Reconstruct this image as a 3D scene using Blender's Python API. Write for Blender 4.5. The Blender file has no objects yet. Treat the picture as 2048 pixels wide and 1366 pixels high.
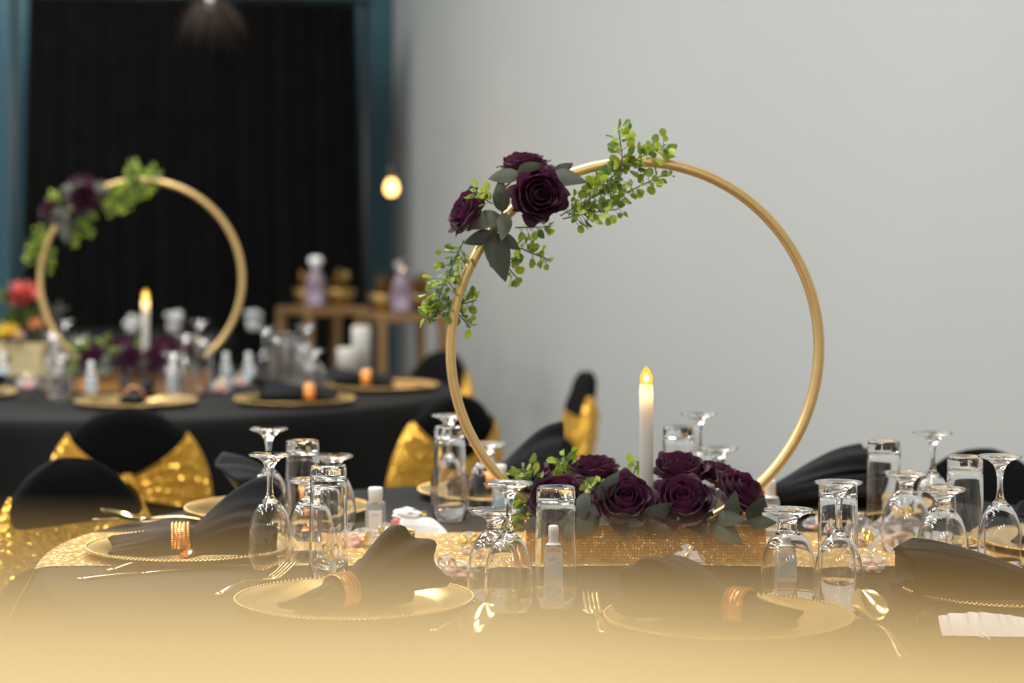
import bpy, math, random
from mathutils import Vector, Matrix, Euler, noise
random.seed(7)
PI = math.pi
S = bpy.context.scene
COL = S.collection

# ------------------------------------------------------------------ camera
FPX = 4551.0            # focal length in pixels of the 2048 px wide frame
CZ = 1.31               # lens height
cam = bpy.data.cameras.new('camera')
co = bpy.data.objects.new('camera', cam); COL.objects.link(co)
cam.lens = 50.0; cam.sensor_fit = 'HORIZONTAL'; cam.sensor_width = 50.0 * 2048 / FPX
cam.shift_y = -283.0 / 2048
co.location = (0, 0, CZ); co.rotation_euler = (PI / 2, 0, 0)
cam.clip_start = 0.02; cam.clip_end = 60
cam.dof.use_dof = True; cam.dof.focus_distance = 3.28; cam.dof.aperture_fstop = 1.85
cam.dof.aperture_blades = 0
S.camera = co

# ------------------------------------------------------------------ world, lights, exposure
w = bpy.data.worlds.new('room_air'); S.world = w; w.use_nodes = True
w.node_tree.nodes['Background'].inputs[0].default_value = (0.8, 0.86, 0.9, 1)
w.node_tree.nodes['Background'].inputs[1].default_value = 0.05
TH = math.radians(18)                    # the room stands 18 degrees askew of the lens axis
U = Vector((math.cos(TH), math.sin(TH), 0))      # along the blue wall, to the right
V = Vector((math.sin(TH), -math.cos(TH), 0))     # along the grey wall, towards the camera
CORNER = Vector((-0.547, 10.5, 0))
CEIL = 3.3
def room(s, t, z=0.0):                   # s: metres left of the grey wall, t: metres out from the blue wall
    return CORNER - U * s + V * t + Vector((0, 0, z))
def area(loc, size, power, col=(1, 0.985, 0.955)):
    l = bpy.data.lights.new('ceiling_lamp', 'AREA'); l.shape = 'RECTANGLE'; l.size = 0.26; l.size_y = size
    l.energy = power; l.color = col
    o = bpy.data.objects.new('ceiling_lamp', l); COL.objects.link(o); o.location = loc; o.rotation_euler = (0, 0, TH)
    return o
LAMPS = []
for t_ in (1.7, 3.5, 5.3, 7.1, 12.4):
    for s_ in (1.6, 3.2, 4.8):
        p = 35.5 if t_ < 9 else 52
        LAMPS.append((s_, t_, p))
        area(room(s_, t_, CEIL - 0.075), 1.2, p)
S.view_settings.view_transform = 'Standard'; S.view_settings.look = 'None'
S.view_settings.gamma = 1.0; S.view_settings.use_curve_mapping = False
S.view_settings.exposure = 0.0
cy = S.cycles
cy.use_denoising = True
cy.max_bounces = 14; cy.transmission_bounces = 14; cy.transparent_max_bounces = 24
cy.diffuse_bounces = 4; cy.glossy_bounces = 6
cy.caustics_reflective = False; cy.caustics_refractive = True
cy.blur_glossy = 0.3; cy.sample_clamp_indirect = 20.0

# ------------------------------------------------------------------ helpers
def px(x, y, d):                         # point seen at pixel x, y at distance d
    return Vector(((x - 1024) / FPX * d, d, CZ - (y - 400) / FPX * d))
TZ = 0.75
def on(x, y, z=TZ):                      # point of the table plane seen at pixel x, y
    d = FPX * (CZ - z) / (y - 400)
    return Vector(((x - 1024) / FPX * d, d, z))

def mat(name, col=(0.5, 0.5, 0.5), rough=0.5, metal=0.0, **k):
    m = bpy.data.materials.new(name); m.use_nodes = True
    b = m.node_tree.nodes['Principled BSDF']
    b.inputs['Base Color'].default_value = (*col, 1); b.inputs['Roughness'].default_value = rough
    b.inputs['Metallic'].default_value = metal
    for kk, v in k.items():
        key = {'sheen': 'Sheen Weight', 'sheen_r': 'Sheen Roughness', 'spec': 'Specular IOR Level', 'trans': 'Transmission Weight',
               'ior': 'IOR', 'alpha': 'Alpha', 'coat': 'Coat Weight', 'sss': 'Subsurface Weight'}[kk]
        b.inputs[key].default_value = v
    return m
def nodes(m): return m.node_tree.nodes, m.node_tree.links, m.node_tree.nodes['Principled BSDF']
def add_noise(m, scale=8, amt=0.12, bump=0.0, bscale=None, coord='Object', stretch=None):
    n, l, b = nodes(m)
    tc = n.new('ShaderNodeTexCoord'); src = tc.outputs[coord]
    if stretch:
        mp = n.new('ShaderNodeMapping'); mp.inputs['Scale'].default_value = stretch; l.new(src, mp.inputs[0]); src = mp.outputs[0]
    if amt:
        t = n.new('ShaderNodeTexNoise'); t.inputs['Scale'].default_value = scale; t.inputs['Detail'].default_value = 4
        l.new(src, t.inputs['Vector'])
        hsv = n.new('ShaderNodeHueSaturation'); hsv.inputs['Color'].default_value = b.inputs['Base Color'].default_value
        mr = n.new('ShaderNodeMapRange'); mr.inputs[1].default_value = 0.25; mr.inputs[2].default_value = 0.75
        mr.inputs[3].default_value = 1 - amt; mr.inputs[4].default_value = 1 + amt
        l.new(t.outputs['Fac'], mr.inputs[0]); l.new(mr.outputs[0], hsv.inputs['Value']); l.new(hsv.outputs[0], b.inputs['Base Color'])
    if bump:
        t2 = n.new('ShaderNodeTexNoise'); t2.inputs['Scale'].default_value = bscale or scale * 6; t2.inputs['Detail'].default_value = 3
        l.new(src, t2.inputs['Vector'])
        bp = n.new('ShaderNodeBump'); bp.inputs['Strength'].default_value = bump; bp.inputs['Distance'].default_value = 0.002
        l.new(t2.outputs['Fac'], bp.inputs['Height']); l.new(bp.outputs[0], b.inputs['Normal'])
    return m
def vary(m, c0, c1):                     # every object its own shade between two colours
    n, l, b = nodes(m)
    oi = n.new('ShaderNodeObjectInfo'); mx = n.new('ShaderNodeMix'); mx.data_type = 'RGBA'
    mx.inputs['A'].default_value = (*c0, 1); mx.inputs['B'].default_value = (*c1, 1)
    l.new(oi.outputs['Random'], mx.inputs['Factor']); l.new(mx.outputs['Result'], b.inputs['Base Color'])
    return mx
def leafy(m, k=0.35):                    # light also shines through thin leaves and petals
    n, l, b = nodes(m)
    tr = n.new('ShaderNodeBsdfTranslucent'); ms = n.new('ShaderNodeMixShader'); ms.inputs[0].default_value = k
    if b.inputs['Base Color'].links: l.new(b.inputs['Base Color'].links[0].from_socket, tr.inputs[0])
    else: tr.inputs[0].default_value = b.inputs['Base Color'].default_value
    out = n['Material Output']
    l.new(b.outputs[0], ms.inputs[1]); l.new(tr.outputs[0], ms.inputs[2]); l.new(ms.outputs[0], out.inputs[0])
    return tr
def sequin(name, col, scale=210, tilt=0.55, rough=0.22, base=0.45):
    m = mat(name, col, rough, 1.0); n, l, b = nodes(m)
    tc = n.new('ShaderNodeTexCoord'); vo = n.new('ShaderNodeTexVoronoi'); vo.inputs['Scale'].default_value = scale
    l.new(tc.outputs['Object'], vo.inputs['Vector'])
    sub = n.new('ShaderNodeVectorMath'); sub.operation = 'SUBTRACT'; sub.inputs[1].default_value = (0.5, 0.5, 0.5)
    l.new(vo.outputs['Color'], sub.inputs[0])
    sc = n.new('ShaderNodeVectorMath'); sc.operation = 'SCALE'; sc.inputs['Scale'].default_value = tilt * 2
    l.new(sub.outputs[0], sc.inputs[0])
    g = n.new('ShaderNodeNewGeometry'); ad = n.new('ShaderNodeVectorMath'); ad.operation = 'ADD'
    l.new(g.outputs['Normal'], ad.inputs[0]); l.new(sc.outputs[0], ad.inputs[1])
    nm = n.new('ShaderNodeVectorMath'); nm.operation = 'NORMALIZE'; l.new(ad.outputs[0], nm.inputs[0])
    l.new(nm.outputs[0], b.inputs['Normal'])
    # a woven base shows between the sequins
    df = n.new('ShaderNodeBsdfDiffuse'); df.inputs[0].default_value = (col[0] * 0.75, col[1] * 0.7, col[2] * 0.55, 1)
    ms = n.new('ShaderNodeMixShader'); ms.inputs[0].default_value = base
    l.new(b.outputs[0], ms.inputs[1]); l.new(df.outputs[0], ms.inputs[2]); l.new(ms.outputs[0], n['Material Output'].inputs[0])
    return m

M = {}
M['grey_wall'] = add_noise(mat('grey_wall_paint', (0.445, 0.465, 0.455), 0.5, spec=0.3), 1.2, 0.02, 0.05, 90)
M['blue_wall'] = add_noise(mat('blue_wall_paint', (0.034, 0.105, 0.142), 0.45), 1.5, 0.05, 0.05, 90)
M['white'] = mat('ceiling_white', (0.82, 0.82, 0.80), 0.8)
M['white_wall'] = add_noise(mat('white_wall_paint', (0.78, 0.78, 0.77), 0.6), 1.2, 0.02, 0.05, 90)
M['floor'] = add_noise(mat('floor_boards', (0.16, 0.12, 0.09), 0.4), 3, 0.25, stretch=(1, 14, 1))
M['curtain'] = add_noise(mat('black_drape', (0.0035, 0.0035, 0.0035), 0.95, sheen=0.035, spec=0.05), 10, 0.3)
M['cloth'] = add_noise(mat('black_tablecloth', (0.0042, 0.0046, 0.0048), 0.6, sheen=0.01, spec=0.13), 30, 0.15, 0.15, 900)
M['spandex'] = add_noise(mat('black_spandex', (0.005, 0.005, 0.0052), 0.8, sheen=0.01, spec=0.05), 20, 0.1, 0.08, 700)
M['napkin'] = add_noise(mat('black_napkin', (0.008, 0.0083, 0.0095), 0.65, sheen=0.02, spec=0.13), 60, 0.12, 0.15, 1200)
M['gold_satin'] = add_noise(mat('champagne_satin', (0.95, 0.735, 0.37), 0.5, 0.0, sheen=0.05), 20, 0.03)
M['piping'] = mat('old_gold_piping', (0.64, 0.41, 0.14), 0.5)
M['sash'] = sequin('gold_sequin_sash', (0.80, 0.47, 0.085), 170, 0.62, 0.18, 0.5)
M['runner'] = sequin('gold_sequin_runner', (0.88, 0.60, 0.28), 240, 0.6, 0.22, 0.55)
M['mesh_gold'] = sequin('rose_gold_mesh', (0.95, 0.55, 0.24), 420, 0.35, 0.3, 0.65)
M['bead_gold'] = mat('rose_gold_bead', (0.78, 0.40, 0.16), 0.34, 1.0)
M['hoop'] = add_noise(mat('gold_lacquer', (0.86, 0.60, 0.26), 0.32, 0.6), 60, 0.05)
M['charger'] = add_noise(mat('charger_gold', (0.86, 0.60, 0.24), 0.27, 0.95), 30, 0.06, 0.06, 160)
M['cutlery'] = mat('cutlery_gold', (0.92, 0.68, 0.33), 0.14, 1.0)
M['silver'] = mat('cutlery_silver', (0.75, 0.72, 0.66), 0.2, 1.0)
M['glass'] = mat('clear_glass', (1, 1, 1), 0.0, 0.0, trans=1.0, ior=1.47)
M['wax'] = mat('candle_wax', (0.74, 0.72, 0.67), 0.5)
leafy(M['wax'], 0.45)
M['rose'] = mat('burgundy_silk', (0.04, 0.008, 0.022), 0.62, sheen=0.12, spec=0.3)
vary(M['rose'], (0.024, 0.006, 0.012), (0.042, 0.010, 0.021))
_t = leafy(M['rose'], 0.13)
for l_ in list(_t.inputs[0].links): M['rose'].node_tree.links.remove(l_)
_t.inputs[0].default_value = (0.28, 0.045, 0.17, 1)
n_, l_, b_ = nodes(M['rose']); b_.inputs['Sheen Tint'].default_value = (0.8, 0.35, 0.6, 1)
M['leaf'] = mat('dusty_green_leaf', (0.07, 0.10, 0.065), 0.75, sheen=0.1)
vary(M['leaf'], (0.060, 0.070, 0.050), (0.115, 0.125, 0.090)); leafy(M['leaf'], 0.15)
M['sprig'] = mat('eucalyptus_leaf', (0.2, 0.35, 0.06), 0.55)
vary(M['sprig'], (0.10, 0.21, 0.07), (0.50, 0.60, 0.05)); leafy(M['sprig'], 0.3)
M['stem'] = mat('green_stem', (0.12, 0.17, 0.05), 0.7)
M['moss'] = add_noise(mat('dark_foam', (0.03, 0.04, 0.02), 0.9), 80, 0.4, 0.5, 200)
M['white_plastic'] = mat('white_plastic', (0.80, 0.81, 0.79), 0.35)
M['gel'] = mat('clear_gel', (0.93, 0.95, 0.95), 0.05, trans=0.75, ior=1.3)
M['label'] = mat('paper_label', (0.80, 0.80, 0.80), 0.5)
M['label_blue'] = mat('label_blue', (0.40, 0.60, 0.68), 0.5)
M['label_red'] = mat('label_red', (0.45, 0.18, 0.22), 0.5)
M['label_gold'] = mat('label_gold', (0.62, 0.42, 0.08), 0.5)
M['ink'] = mat('grey_ink', (0.3, 0.3, 0.32), 0.6)
M['cello'] = add_noise(mat('cellophane', (0.9, 0.9, 0.92), 0.12, alpha=0.22, spec=0.8), 40, 0, 0.8, 55)
M['pink'] = mat('pink_sweet', (0.85, 0.28, 0.27), 0.4)
M['peach'] = mat('peach_sweet', (0.85, 0.52, 0.36), 0.45)
M['ribbon'] = mat('gold_ribbon', (0.9, 0.72, 0.18), 0.16, 1.0)
M['paper'] = add_noise(mat('white_paper', (0.88, 0.87, 0.88), 0.7), 12, 0.03, 0.2, 40)
M['tissue'] = add_noise(mat('white_tissue', (0.82, 0.82, 0.83), 0.6), 12, 0.03, 0.4, 60)
M['blossom'] = mat('white_blossom', (0.5, 0.5, 0.49), 0.7)
M['stand'] = mat('bronze_gold', (0.36, 0.21, 0.09), 0.4, 0.7)
M['bronze'] = add_noise(mat('antique_bronze', (0.24, 0.15, 0.045), 0.4, 0.7), 14, 0.4)
M['lilac'] = mat('lilac_bottle', (0.15, 0.105, 0.14), 0.3)
M['label_lilac'] = mat('label_lilac', (0.34, 0.28, 0.36), 0.5)
M['crate'] = add_noise(mat('cream_crate', (0.60, 0.50, 0.27), 0.6), 8, 0.12, stretch=(1, 1, 8))
M['protea'] = mat('red_protea', (0.70, 0.10, 0.08), 0.6); vary(M['protea'], (0.62, 0.06, 0.05), (0.75, 0.28, 0.22))
M['yellow'] = mat('yellow_petal', (0.80, 0.52, 0.03), 0.6)
M['orange'] = mat('orange_petal', (0.75, 0.32, 0.14), 0.6)
M['green'] = mat('garden_leaf', (0.05, 0.11, 0.02), 0.6); vary(M['green'], (0.03, 0.07, 0.015), (0.10, 0.19, 0.03))
M['black'] = mat('black_plastic', (0.01, 0.01, 0.01), 0.4)
M['fibre'] = mat('brown_fibre', (0.05, 0.03, 0.018), 0.7)
M['wood'] = mat('plywood', (0.35, 0.24, 0.14), 0.6)
M['steel'] = mat('table_leg_steel', (0.3, 0.3, 0.3), 0.4, 1.0)
def glow(name, col, st, mix=None):
    m = bpy.data.materials.new(name); m.use_nodes = True; n, l = m.node_tree.nodes, m.node_tree.links
    n.remove(n['Principled BSDF']); e = n.new('ShaderNodeEmission'); e.inputs[0].default_value = (*col, 1); e.inputs[1].default_value = st
    if mix is None: l.new(e.outputs[0], n['Material Output'].inputs[0])
    else:
        t = n.new('ShaderNodeBsdfTransparent'); s = n.new('ShaderNodeMixShader'); s.inputs[0].default_value = mix
        l.new(t.outputs[0], s.inputs[1]); l.new(e.outputs[0], s.inputs[2]); l.new(s.outputs[0], n['Material Output'].inputs[0])
    return m
M['flame'] = glow('flame_tip', (1.0, 0.48, 0.05), 1.7, 0.8)
M['flame_core'] = glow('flame_core', (1.0, 0.72, 0.25), 16.0)
M['bulb'] = glow('lit_bulb', (1.0, 0.55, 0.18), 6.0)
M['lamp'] = glow('lamp_panel', (1.0, 0.96, 0.9), 8.0)

def mesh(name, vs, fs, m=None, smooth=True):
    me = bpy.data.meshes.new(name); me.from_pydata([tuple(v) for v in vs], [], fs); me.update()
    if smooth: me.polygons.foreach_set('use_smooth', [True] * len(me.polygons))
    if m is not None: me.materials.append(M[m] if isinstance(m, str) else m)
    return me
def ob(name, me, parent=None, loc=(0, 0, 0), rot=None, scale=None):
    o = bpy.data.objects.new(name, me); COL.objects.link(o)
    o.location = loc
    if rot is not None:
        if hasattr(rot, 'to_euler'): o.rotation_euler = rot.to_euler()
        else: o.rotation_euler = rot
    if scale is not None: o.scale = (scale,) * 3 if not hasattr(scale, '__len__') else scale
    if parent is not None: o.parent = parent
    return o
def tag(o, label, cat, group=None):
    o['label'] = label; o['category'] = cat
    if group: o['group'] = group
    return o
def thing(name, label, cat, loc=(0, 0, 0), rot=None, group=None, scale=None):
    return tag(ob(name, None, None, loc, rot, scale), label, cat, group)
def struct(o): o['kind'] = 'structure'; return o
def copy_tree(o, parent=None):
    c = o.copy(); COL.objects.link(c); c.parent = parent
    for ch in list(o.children): copy_tree(ch, c)
    return c

def lathe(prof, seg=32, closed=False):   # prof: list of (r, z)
    vs, fs = [], []
    n = len(prof)
    for r, z in prof:
        for i in range(seg):
            a = 2 * PI * i / seg; vs.append((r * math.cos(a), r * math.sin(a), z))
    rng = n if closed else n - 1
    for j in range(rng):
        k = (j + 1) % n
        for i in range(seg):
            i2 = (i + 1) % seg
            fs.append((j * seg + i, j * seg + i2, k * seg + i2, k * seg + i))
    return vs, fs
def lathe_mesh(name, prof, m, seg=32, caps=(False, False)):
    vs, fs = lathe(prof, seg)
    if caps[0]: fs.append(tuple(reversed(range(seg))))
    if caps[1]: fs.append(tuple(range(len(vs) - seg, len(vs))))
    return mesh(name, vs, fs, m)
def loft(rings, cap=True, closed=True):
    n = len(rings[0]); vs = [v for r in rings for v in r]; fs = []
    for j in range(len(rings) - 1):
        for i in range(n if closed else n - 1):
            i2 = (i + 1) % n
            fs.append((j * n + i, j * n + i2, (j + 1) * n + i2, (j + 1) * n + i))
    if cap:
        fs.append(tuple(reversed(range(n)))); fs.append(tuple(range(len(vs) - n, len(vs))))
    return vs, fs
def box(x0, x1, y0, y1, z0, z1, b=0.0):  # box with chamfered edges
    if b <= 0:
        v = [(x, y, z) for z in (z0, z1) for (x, y) in ((x0, y0), (x1, y0), (x1, y1), (x0, y1))]
        return v, [(3, 2, 1, 0), (4, 5, 6, 7), (0, 1, 5, 4), (1, 2, 6, 5), (2, 3, 7, 6), (3, 0, 4, 7)]
    def ring(i, z):
        return [(x0 + i + b, y0 + i, z), (x1 - i - b, y0 + i, z), (x1 - i, y0 + i + b, z), (x1 - i, y1 - i - b, z),
                (x1 - i - b, y1 - i, z), (x0 + i + b, y1 - i, z), (x0 + i, y1 - i - b, z), (x0 + i, y0 + i + b, z)]
    return loft([ring(b * 0.6, z0), ring(0, z0 + b), ring(0, z1 - b), ring(b * 0.6, z1)])
def join(*parts):
    vs, fs = [], []
    for v, f in parts:
        k = len(vs); vs += list(v); fs += [tuple(i + k for i in q) for q in f]
    return vs, fs
def tube(pts, r, seg=8, cap=True):
    pts = [Vector(p) for p in pts]; rings = []
    up = Vector((0, 0, 1))
    for i, p in enumerate(pts):
        t = (pts[min(i + 1, len(pts) - 1)] - pts[max(i - 1, 0)]).normalized()
        a = t.cross(up)
        if a.length < 1e-3: a = t.cross(Vector((1, 0, 0)))
        a.normalize(); b = t.cross(a)
        rr = r[i] if hasattr(r, '__len__') else r
        rings.append([tuple(p + (a * math.cos(2 * PI * k / seg) + b * math.sin(2 * PI * k / seg)) * rr) for k in range(seg)])
    return loft(rings, cap)
def aim(d): return Vector(d).normalized().to_track_quat('Z', 'Y')

# ------------------------------------------------------------------ the room
def slab(name, pts, h0, h1, m):
    n = len(pts); vs = [(p.x, p.y, h0) for p in pts] + [(p.x, p.y, h1) for p in pts]
    fs = [tuple(reversed(range(n))), tuple(range(n, 2 * n))] + [(i, (i + 1) % n, n + (i + 1) % n, n + i) for i in range(n)]
    return struct(ob(name, mesh(name, vs, fs, m, False)))
SW, TW = 7.2, 15.5
q = lambda s0, s1, t0, t1: [room(s1, t0), room(s0, t0), room(s0, t1), room(s1, t1)][::-1]
slab('floor', q(-0.2, SW + 0.2, -0.2, TW + 0.2), -0.1, 0.0, 'floor')
slab('ceiling', q(-0.2, SW + 0.2, -0.2, TW + 0.2), CEIL, CEIL + 0.1, 'white')
slab('wall_back', q(0.0, SW, -0.2, 0.0), 0.0, CEIL, 'blue_wall')
slab('wall_right', q(-0.2, 0.0, -0.2, TW), 0.0, CEIL, 'grey_wall')
slab('wall_left', q(SW, SW + 0.2, -0.2, TW), 0.0, CEIL, 'white_wall')
slab('wall_front', q(-0.2, SW + 0.2, TW, TW + 0.2), 0.0, CEIL, 'white_wall')
slab('baseboard_back', q(0.02, SW, 0.0, 0.018), 0.0, 0.1, 'white')
slab('baseboard_right', q(0.0, 0.018, 0.02, TW), 0.0, 0.1, 'white')

# ------------------------------------------------------------------ black drape on the blue wall
dr = thing('drape', 'tall black pleated drape hanging in front of the blue wall', 'drape', room(0, 0.42))
def drape_mesh():
    n, rows = 260, 10; vs, fs = [], []
    rnd = random.Random(3); ph = [rnd.uniform(0, 6) for _ in range(4)]
    for side in (0, 1):
        for j in range(rows + 1):
            v = j / rows
            for i in range(n + 1):
                u = i / n
                s0 = 0.285 - 0.055 * v; s1 = 1.70 + 0.05 * v
                s = s0 + (s1 - s0) * u
                dd = 0.018 * math.sin(u * 118 + 2 * math.sin(u * 9 + ph[0])) + 0.012 * math.sin(u * 51 + ph[1]) + 0.01 * math.sin(u * 23 + v * 1.2 + ph[2])
                dd *= (0.6 + 0.5 * v)
                p = -U * s + V * (dd - 0.006 * side); vs.append((p.x, p.y, 2.15 * (1 - v) + 0.02))
    w_ = n + 1; k = (rows + 1) * w_
    for j in range(rows):
        for i in range(n):
            a = j * w_ + i; fs.append((a, a + 1, a + w_ + 1, a + w_)); fs.append((k + a, k + a + w_, k + a + w_ + 1, k + a + 1))
    return mesh('drape_cloth', vs, fs, 'curtain')
ob('drape_cloth', drape_mesh(), dr)
vs, fs = tube([-U * 0.22 + Vector((0, 0, 2.185)), -U * 1.78 + Vector((0, 0, 2.185))], 0.014, 10)
ob('crossbar', mesh('crossbar', vs, fs, 'black'), dr)
for s_ in (0.24, 1.76):
    vs, fs = tube([-U * s_ + V * 0.005, -U * s_ + V * 0.005 + Vector((0, 0, 2.19))], 0.012, 10)
    ob('upright', mesh('upright', vs, fs, 'black'), dr)
    vs, fs = box(-0.11, 0.11, -0.11, 0.11, 0, 0.012, 0.004)
    p = -U * s_ + V * 0.005
    ob('foot_plate', mesh('foot_plate', [(x + p.x, y + p.y, z) for x, y, z in vs], fs, 'black', False), dr)

# lamps in the ceiling
lamp_box = mesh('lamp_box', *box(-0.16, 0.16, -0.63, 0.63, -0.03, 0.03, 0.006), 'white', False)
for i, (s_, t_, p_) in enumerate(LAMPS):
    o = ob('ceiling_light', lamp_box, None, room(s_, t_, CEIL - 0.032), (0, 0, TH)); struct(o)

# pendant bulb at the corner
bp = px(783, 374, 8.9)
pb = thing('pendant_bulb', 'small glowing amber pendant bulb hanging where blue and grey walls meet', 'lamp', bp)
ob('bulb', lathe_mesh('bulb', [(0.001, -0.034), (0.014, -0.031), (0.024, -0.018), (0.026, -0.004), (0.022, 0.012), (0.013, 0.028), (0.011, 0.034)], 'bulb', 20), pb)
ob('socket', lathe_mesh('socket', [(0.001, 0.095), (0.010, 0.092), (0.017, 0.075), (0.019, 0.035), (0.013, 0.030)], 'black', 20), pb)
vs, fs = tube([(0, 0, 0.09), (0, 0, CEIL - bp.z)], 0.003, 6); ob('cord', mesh('cord', vs, fs, 'black'), pb)
pl = bpy.data.lights.new('bulb_light', 'POINT'); pl.energy = 1.2; pl.color = (1, 0.6, 0.3); pl.shadow_soft_size = 0.03
plo = bpy.data.objects.new('bulb_light', pl); COL.objects.link(plo); plo.location = bp + Vector((0, -0.06, -0.02))

# fibre pendant at the top of the picture
hp = px(420, 8, 8.6)
fp = thing('fibre_pendant', 'brown wispy fibre pendant hanging before the black drape at top', 'lamp', hp)
ob('hub', lathe_mesh('hub', [(0.001, -0.02), (0.012, -0.016), (0.016, 0), (0.013, 0.03), (0.006, 0.04), (0.001, 0.04)], 'white_plastic', 16), fp)
vs, fs = tube([(0, 0, 0.03), (0, 0, CEIL - hp.z)], 0.003, 6); ob('cord', mesh('cord', vs, fs, 'black'), fp)
acc = []
rnd = random.Random(5)
for i in range(110):
    a = rnd.uniform(0, 2 * PI); e = rnd.uniform(0.02, 0.16); L = rnd.uniform(0.12, 0.22)
    pts = [(math.cos(a) * e * t, math.sin(a) * e * t, 0.01 + 0.05 * t - L * 1.15 * t * t) for t in (0, 0.25, 0.5, 0.75, 1)]
    acc.append(tube(pts, [0.0012, 0.0014, 0.0014, 0.0012, 0.0006], 3))
vs, fs = join(*acc); o = ob('fibre_tuft', mesh('fibre_tuft', vs, fs, 'fibre'), fp); o['kind'] = 'stuff'

# ------------------------------------------------------------------ tables
TC1 = Vector((0.19, 3.63, 0)); TC2 = Vector((-1.10, 6.74, 0)); TR = 0.93
def cloth_mesh(seed, R=TR, hem=0.47):
    rnd = random.Random(seed); a1, a2, a3 = [rnd.uniform(0, 6) for _ in range(3)]
    seg = 192; rows = []
    for r in (0.0, 0.3, 0.6, 0.8, R - 0.02): rows.append([(r, TZ)] * seg)
    rows.append([(R - 0.006, TZ - 0.003)] * seg); rows.append([(R, TZ - 0.012)] * seg)
    for v in (0.08, 0.2, 0.4, 0.7, 1.0):
        row = []
        for i in range(seg):
            a = 2 * PI * i / seg
            f = 0.5 + 0.5 * math.sin(a * 22 + 1.5 * math.sin(a * 3 + a1) + a2)
            row.append((R + 0.004 + v * (0.008 + 0.034 * f), TZ - 0.012 - (TZ - 0.012 - hem) * v + 0.004 * math.sin(a * 7 + a3) * v))
        rows.append(row)
    vs = []
    for row in rows:
        for i, (r, z) in enumerate(row):
            a = 2 * PI * i / seg; vs.append((r * math.cos(a), r * math.sin(a), z))
    fs = []
    for j in range(len(rows) - 1):
        for i in range(seg):
            i2 = (i + 1) % seg; fs.append((j * seg + i, j * seg + i2, (j + 1) * seg + i2, (j + 1) * seg + i))
    return mesh('tablecloth', vs, [tuple(reversed(f)) for f in fs], 'cloth')
def table(c, label, clabel, seed):
    t = thing('round_table', label, 'table', c)
    ob('tabletop', lathe_mesh('tabletop', [(0.001, 0.715), (TR - 0.012, 0.715), (TR - 0.006, 0.72), (TR - 0.006, 0.738), (TR - 0.015, 0.742), (0.001, 0.742)], 'wood', 64), t)
    for k in range(4):
        a = PI / 4 + k * PI / 2; d = Vector((math.cos(a), math.sin(a), 0))
        vs, fs = tube([d * 0.5 + Vector((0, 0, 0.715)), d * 0.56], 0.016, 10); ob('leg', mesh('leg', vs, fs, 'steel'), t)
    o = ob('tablecloth', cloth_mesh(seed), None, c); tag(o, clabel, 'tablecloth')
table(TC1, 'round banquet table under the near black tablecloth', 'black tablecloth on the near table carrying the big hoop', 1)
table(TC2, 'round banquet table under the far black tablecloth', 'black tablecloth on the far table behind the gold bows', 2)

# sequinned runner across the near table, hanging over both ends
def runner():
    vs, fs = [], []; n, mr = 120, 24
    y0, y1 = 3.475, 3.825
    xs = []
    drop = 0.30; R = 0.938
    for side in (0, 1):
        for i in range(n + 1):
            u = -1 + 2 * i / n
            for j in range(mr + 1):
                v = j / mr; y = y0 + (y1 - y0) * v
                yy = y - TC1.y; half = math.sqrt(R * R - yy * yy)
                tot = half + drop; s = u * tot; a = abs(s); sg = 1 if s > 0 else -1
                wob = 0.004 * math.sin(s * 9 + 1.2) + 0.003 * math.sin(s * 23)
                rr = 0.02
                if a < half - rr: x, z = a, TZ + 0.0018
                else:
                    e = a - (half - rr); arc = rr * PI / 2
                    if e < arc: th = e / rr; x = half - rr + rr * math.sin(th); z = TZ + 0.0018 - rr + rr * math.cos(th)
                    else:
                        d_ = e - arc; x = half + 0.05 * min(1, d_ / 0.1) + 0.006 * math.sin(v * 14 + 1) * min(1, d_ / 0.1); z = TZ + 0.0018 - rr - d_
                edge = wob * (1 if v in (0, 1) else 0.6)
                vs.append((TC1.x + sg * x, y + edge, z - 0.0014 * side))
    k = (n + 1) * (mr + 1); w_ = mr + 1
    for i in range(n):
        for j in range(mr):
            a = i * w_ + j; fs.append((a, a + w_, a + w_ + 1, a + 1)); fs.append((k + a, k + a + 1, k + a + w_ + 1, k + a + w_))
    for i in range(n):
        for j in (0, mr):
            a = i * w_ + j; fs.append((a, k + a, k + a + w_, a + w_) if j == 0 else (a, a + w_, k + a + w_, k + a))
    return mesh('table_runner', vs, fs, 'runner')
tag(ob('table_runner', runner()), 'gold sequinned runner laid across the near table, hanging over its edge', 'table runner')
RZ = TZ + 0.0018

# ------------------------------------------------------------------ chairs
CH = 0.82
def back_half(z):                        # half width of the chair back at height z
    t = max(0.0, (z - 0.56) / (CH - 0.56))
    return 0.005 + 0.185 * (1 - t ** 2.3) ** 0.5 if t < 1 else 0.005
def back_y(z): return -0.03 - 0.16 * (z - 0.45)
def make_backrest():
    rings = []; seg = 40
    zs = [0.40, 0.45, 0.5, 0.56, 0.62, 0.67, 0.71, 0.74, 0.765, 0.785, 0.80, 0.81, 0.816, 0.8195]
    for z in zs:
        hw = back_half(z); th = 0.026 * min(1, (CH + 0.004 - z) / 0.03) ** 0.5
        r = []
        for k in range(seg):
            a = 2 * PI * k / seg; c, s = math.cos(a), math.sin(a)
            r.append((hw * math.copysign(abs(c) ** 0.8, c), back_y(z) + th * math.copysign(abs(s) ** 0.8, s) - 0.02 * (c * c) * -1 * 0.6, z))
        rings.append(r)
    v, f = loft(rings); return mesh('backrest', v, f, 'spandex')
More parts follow.
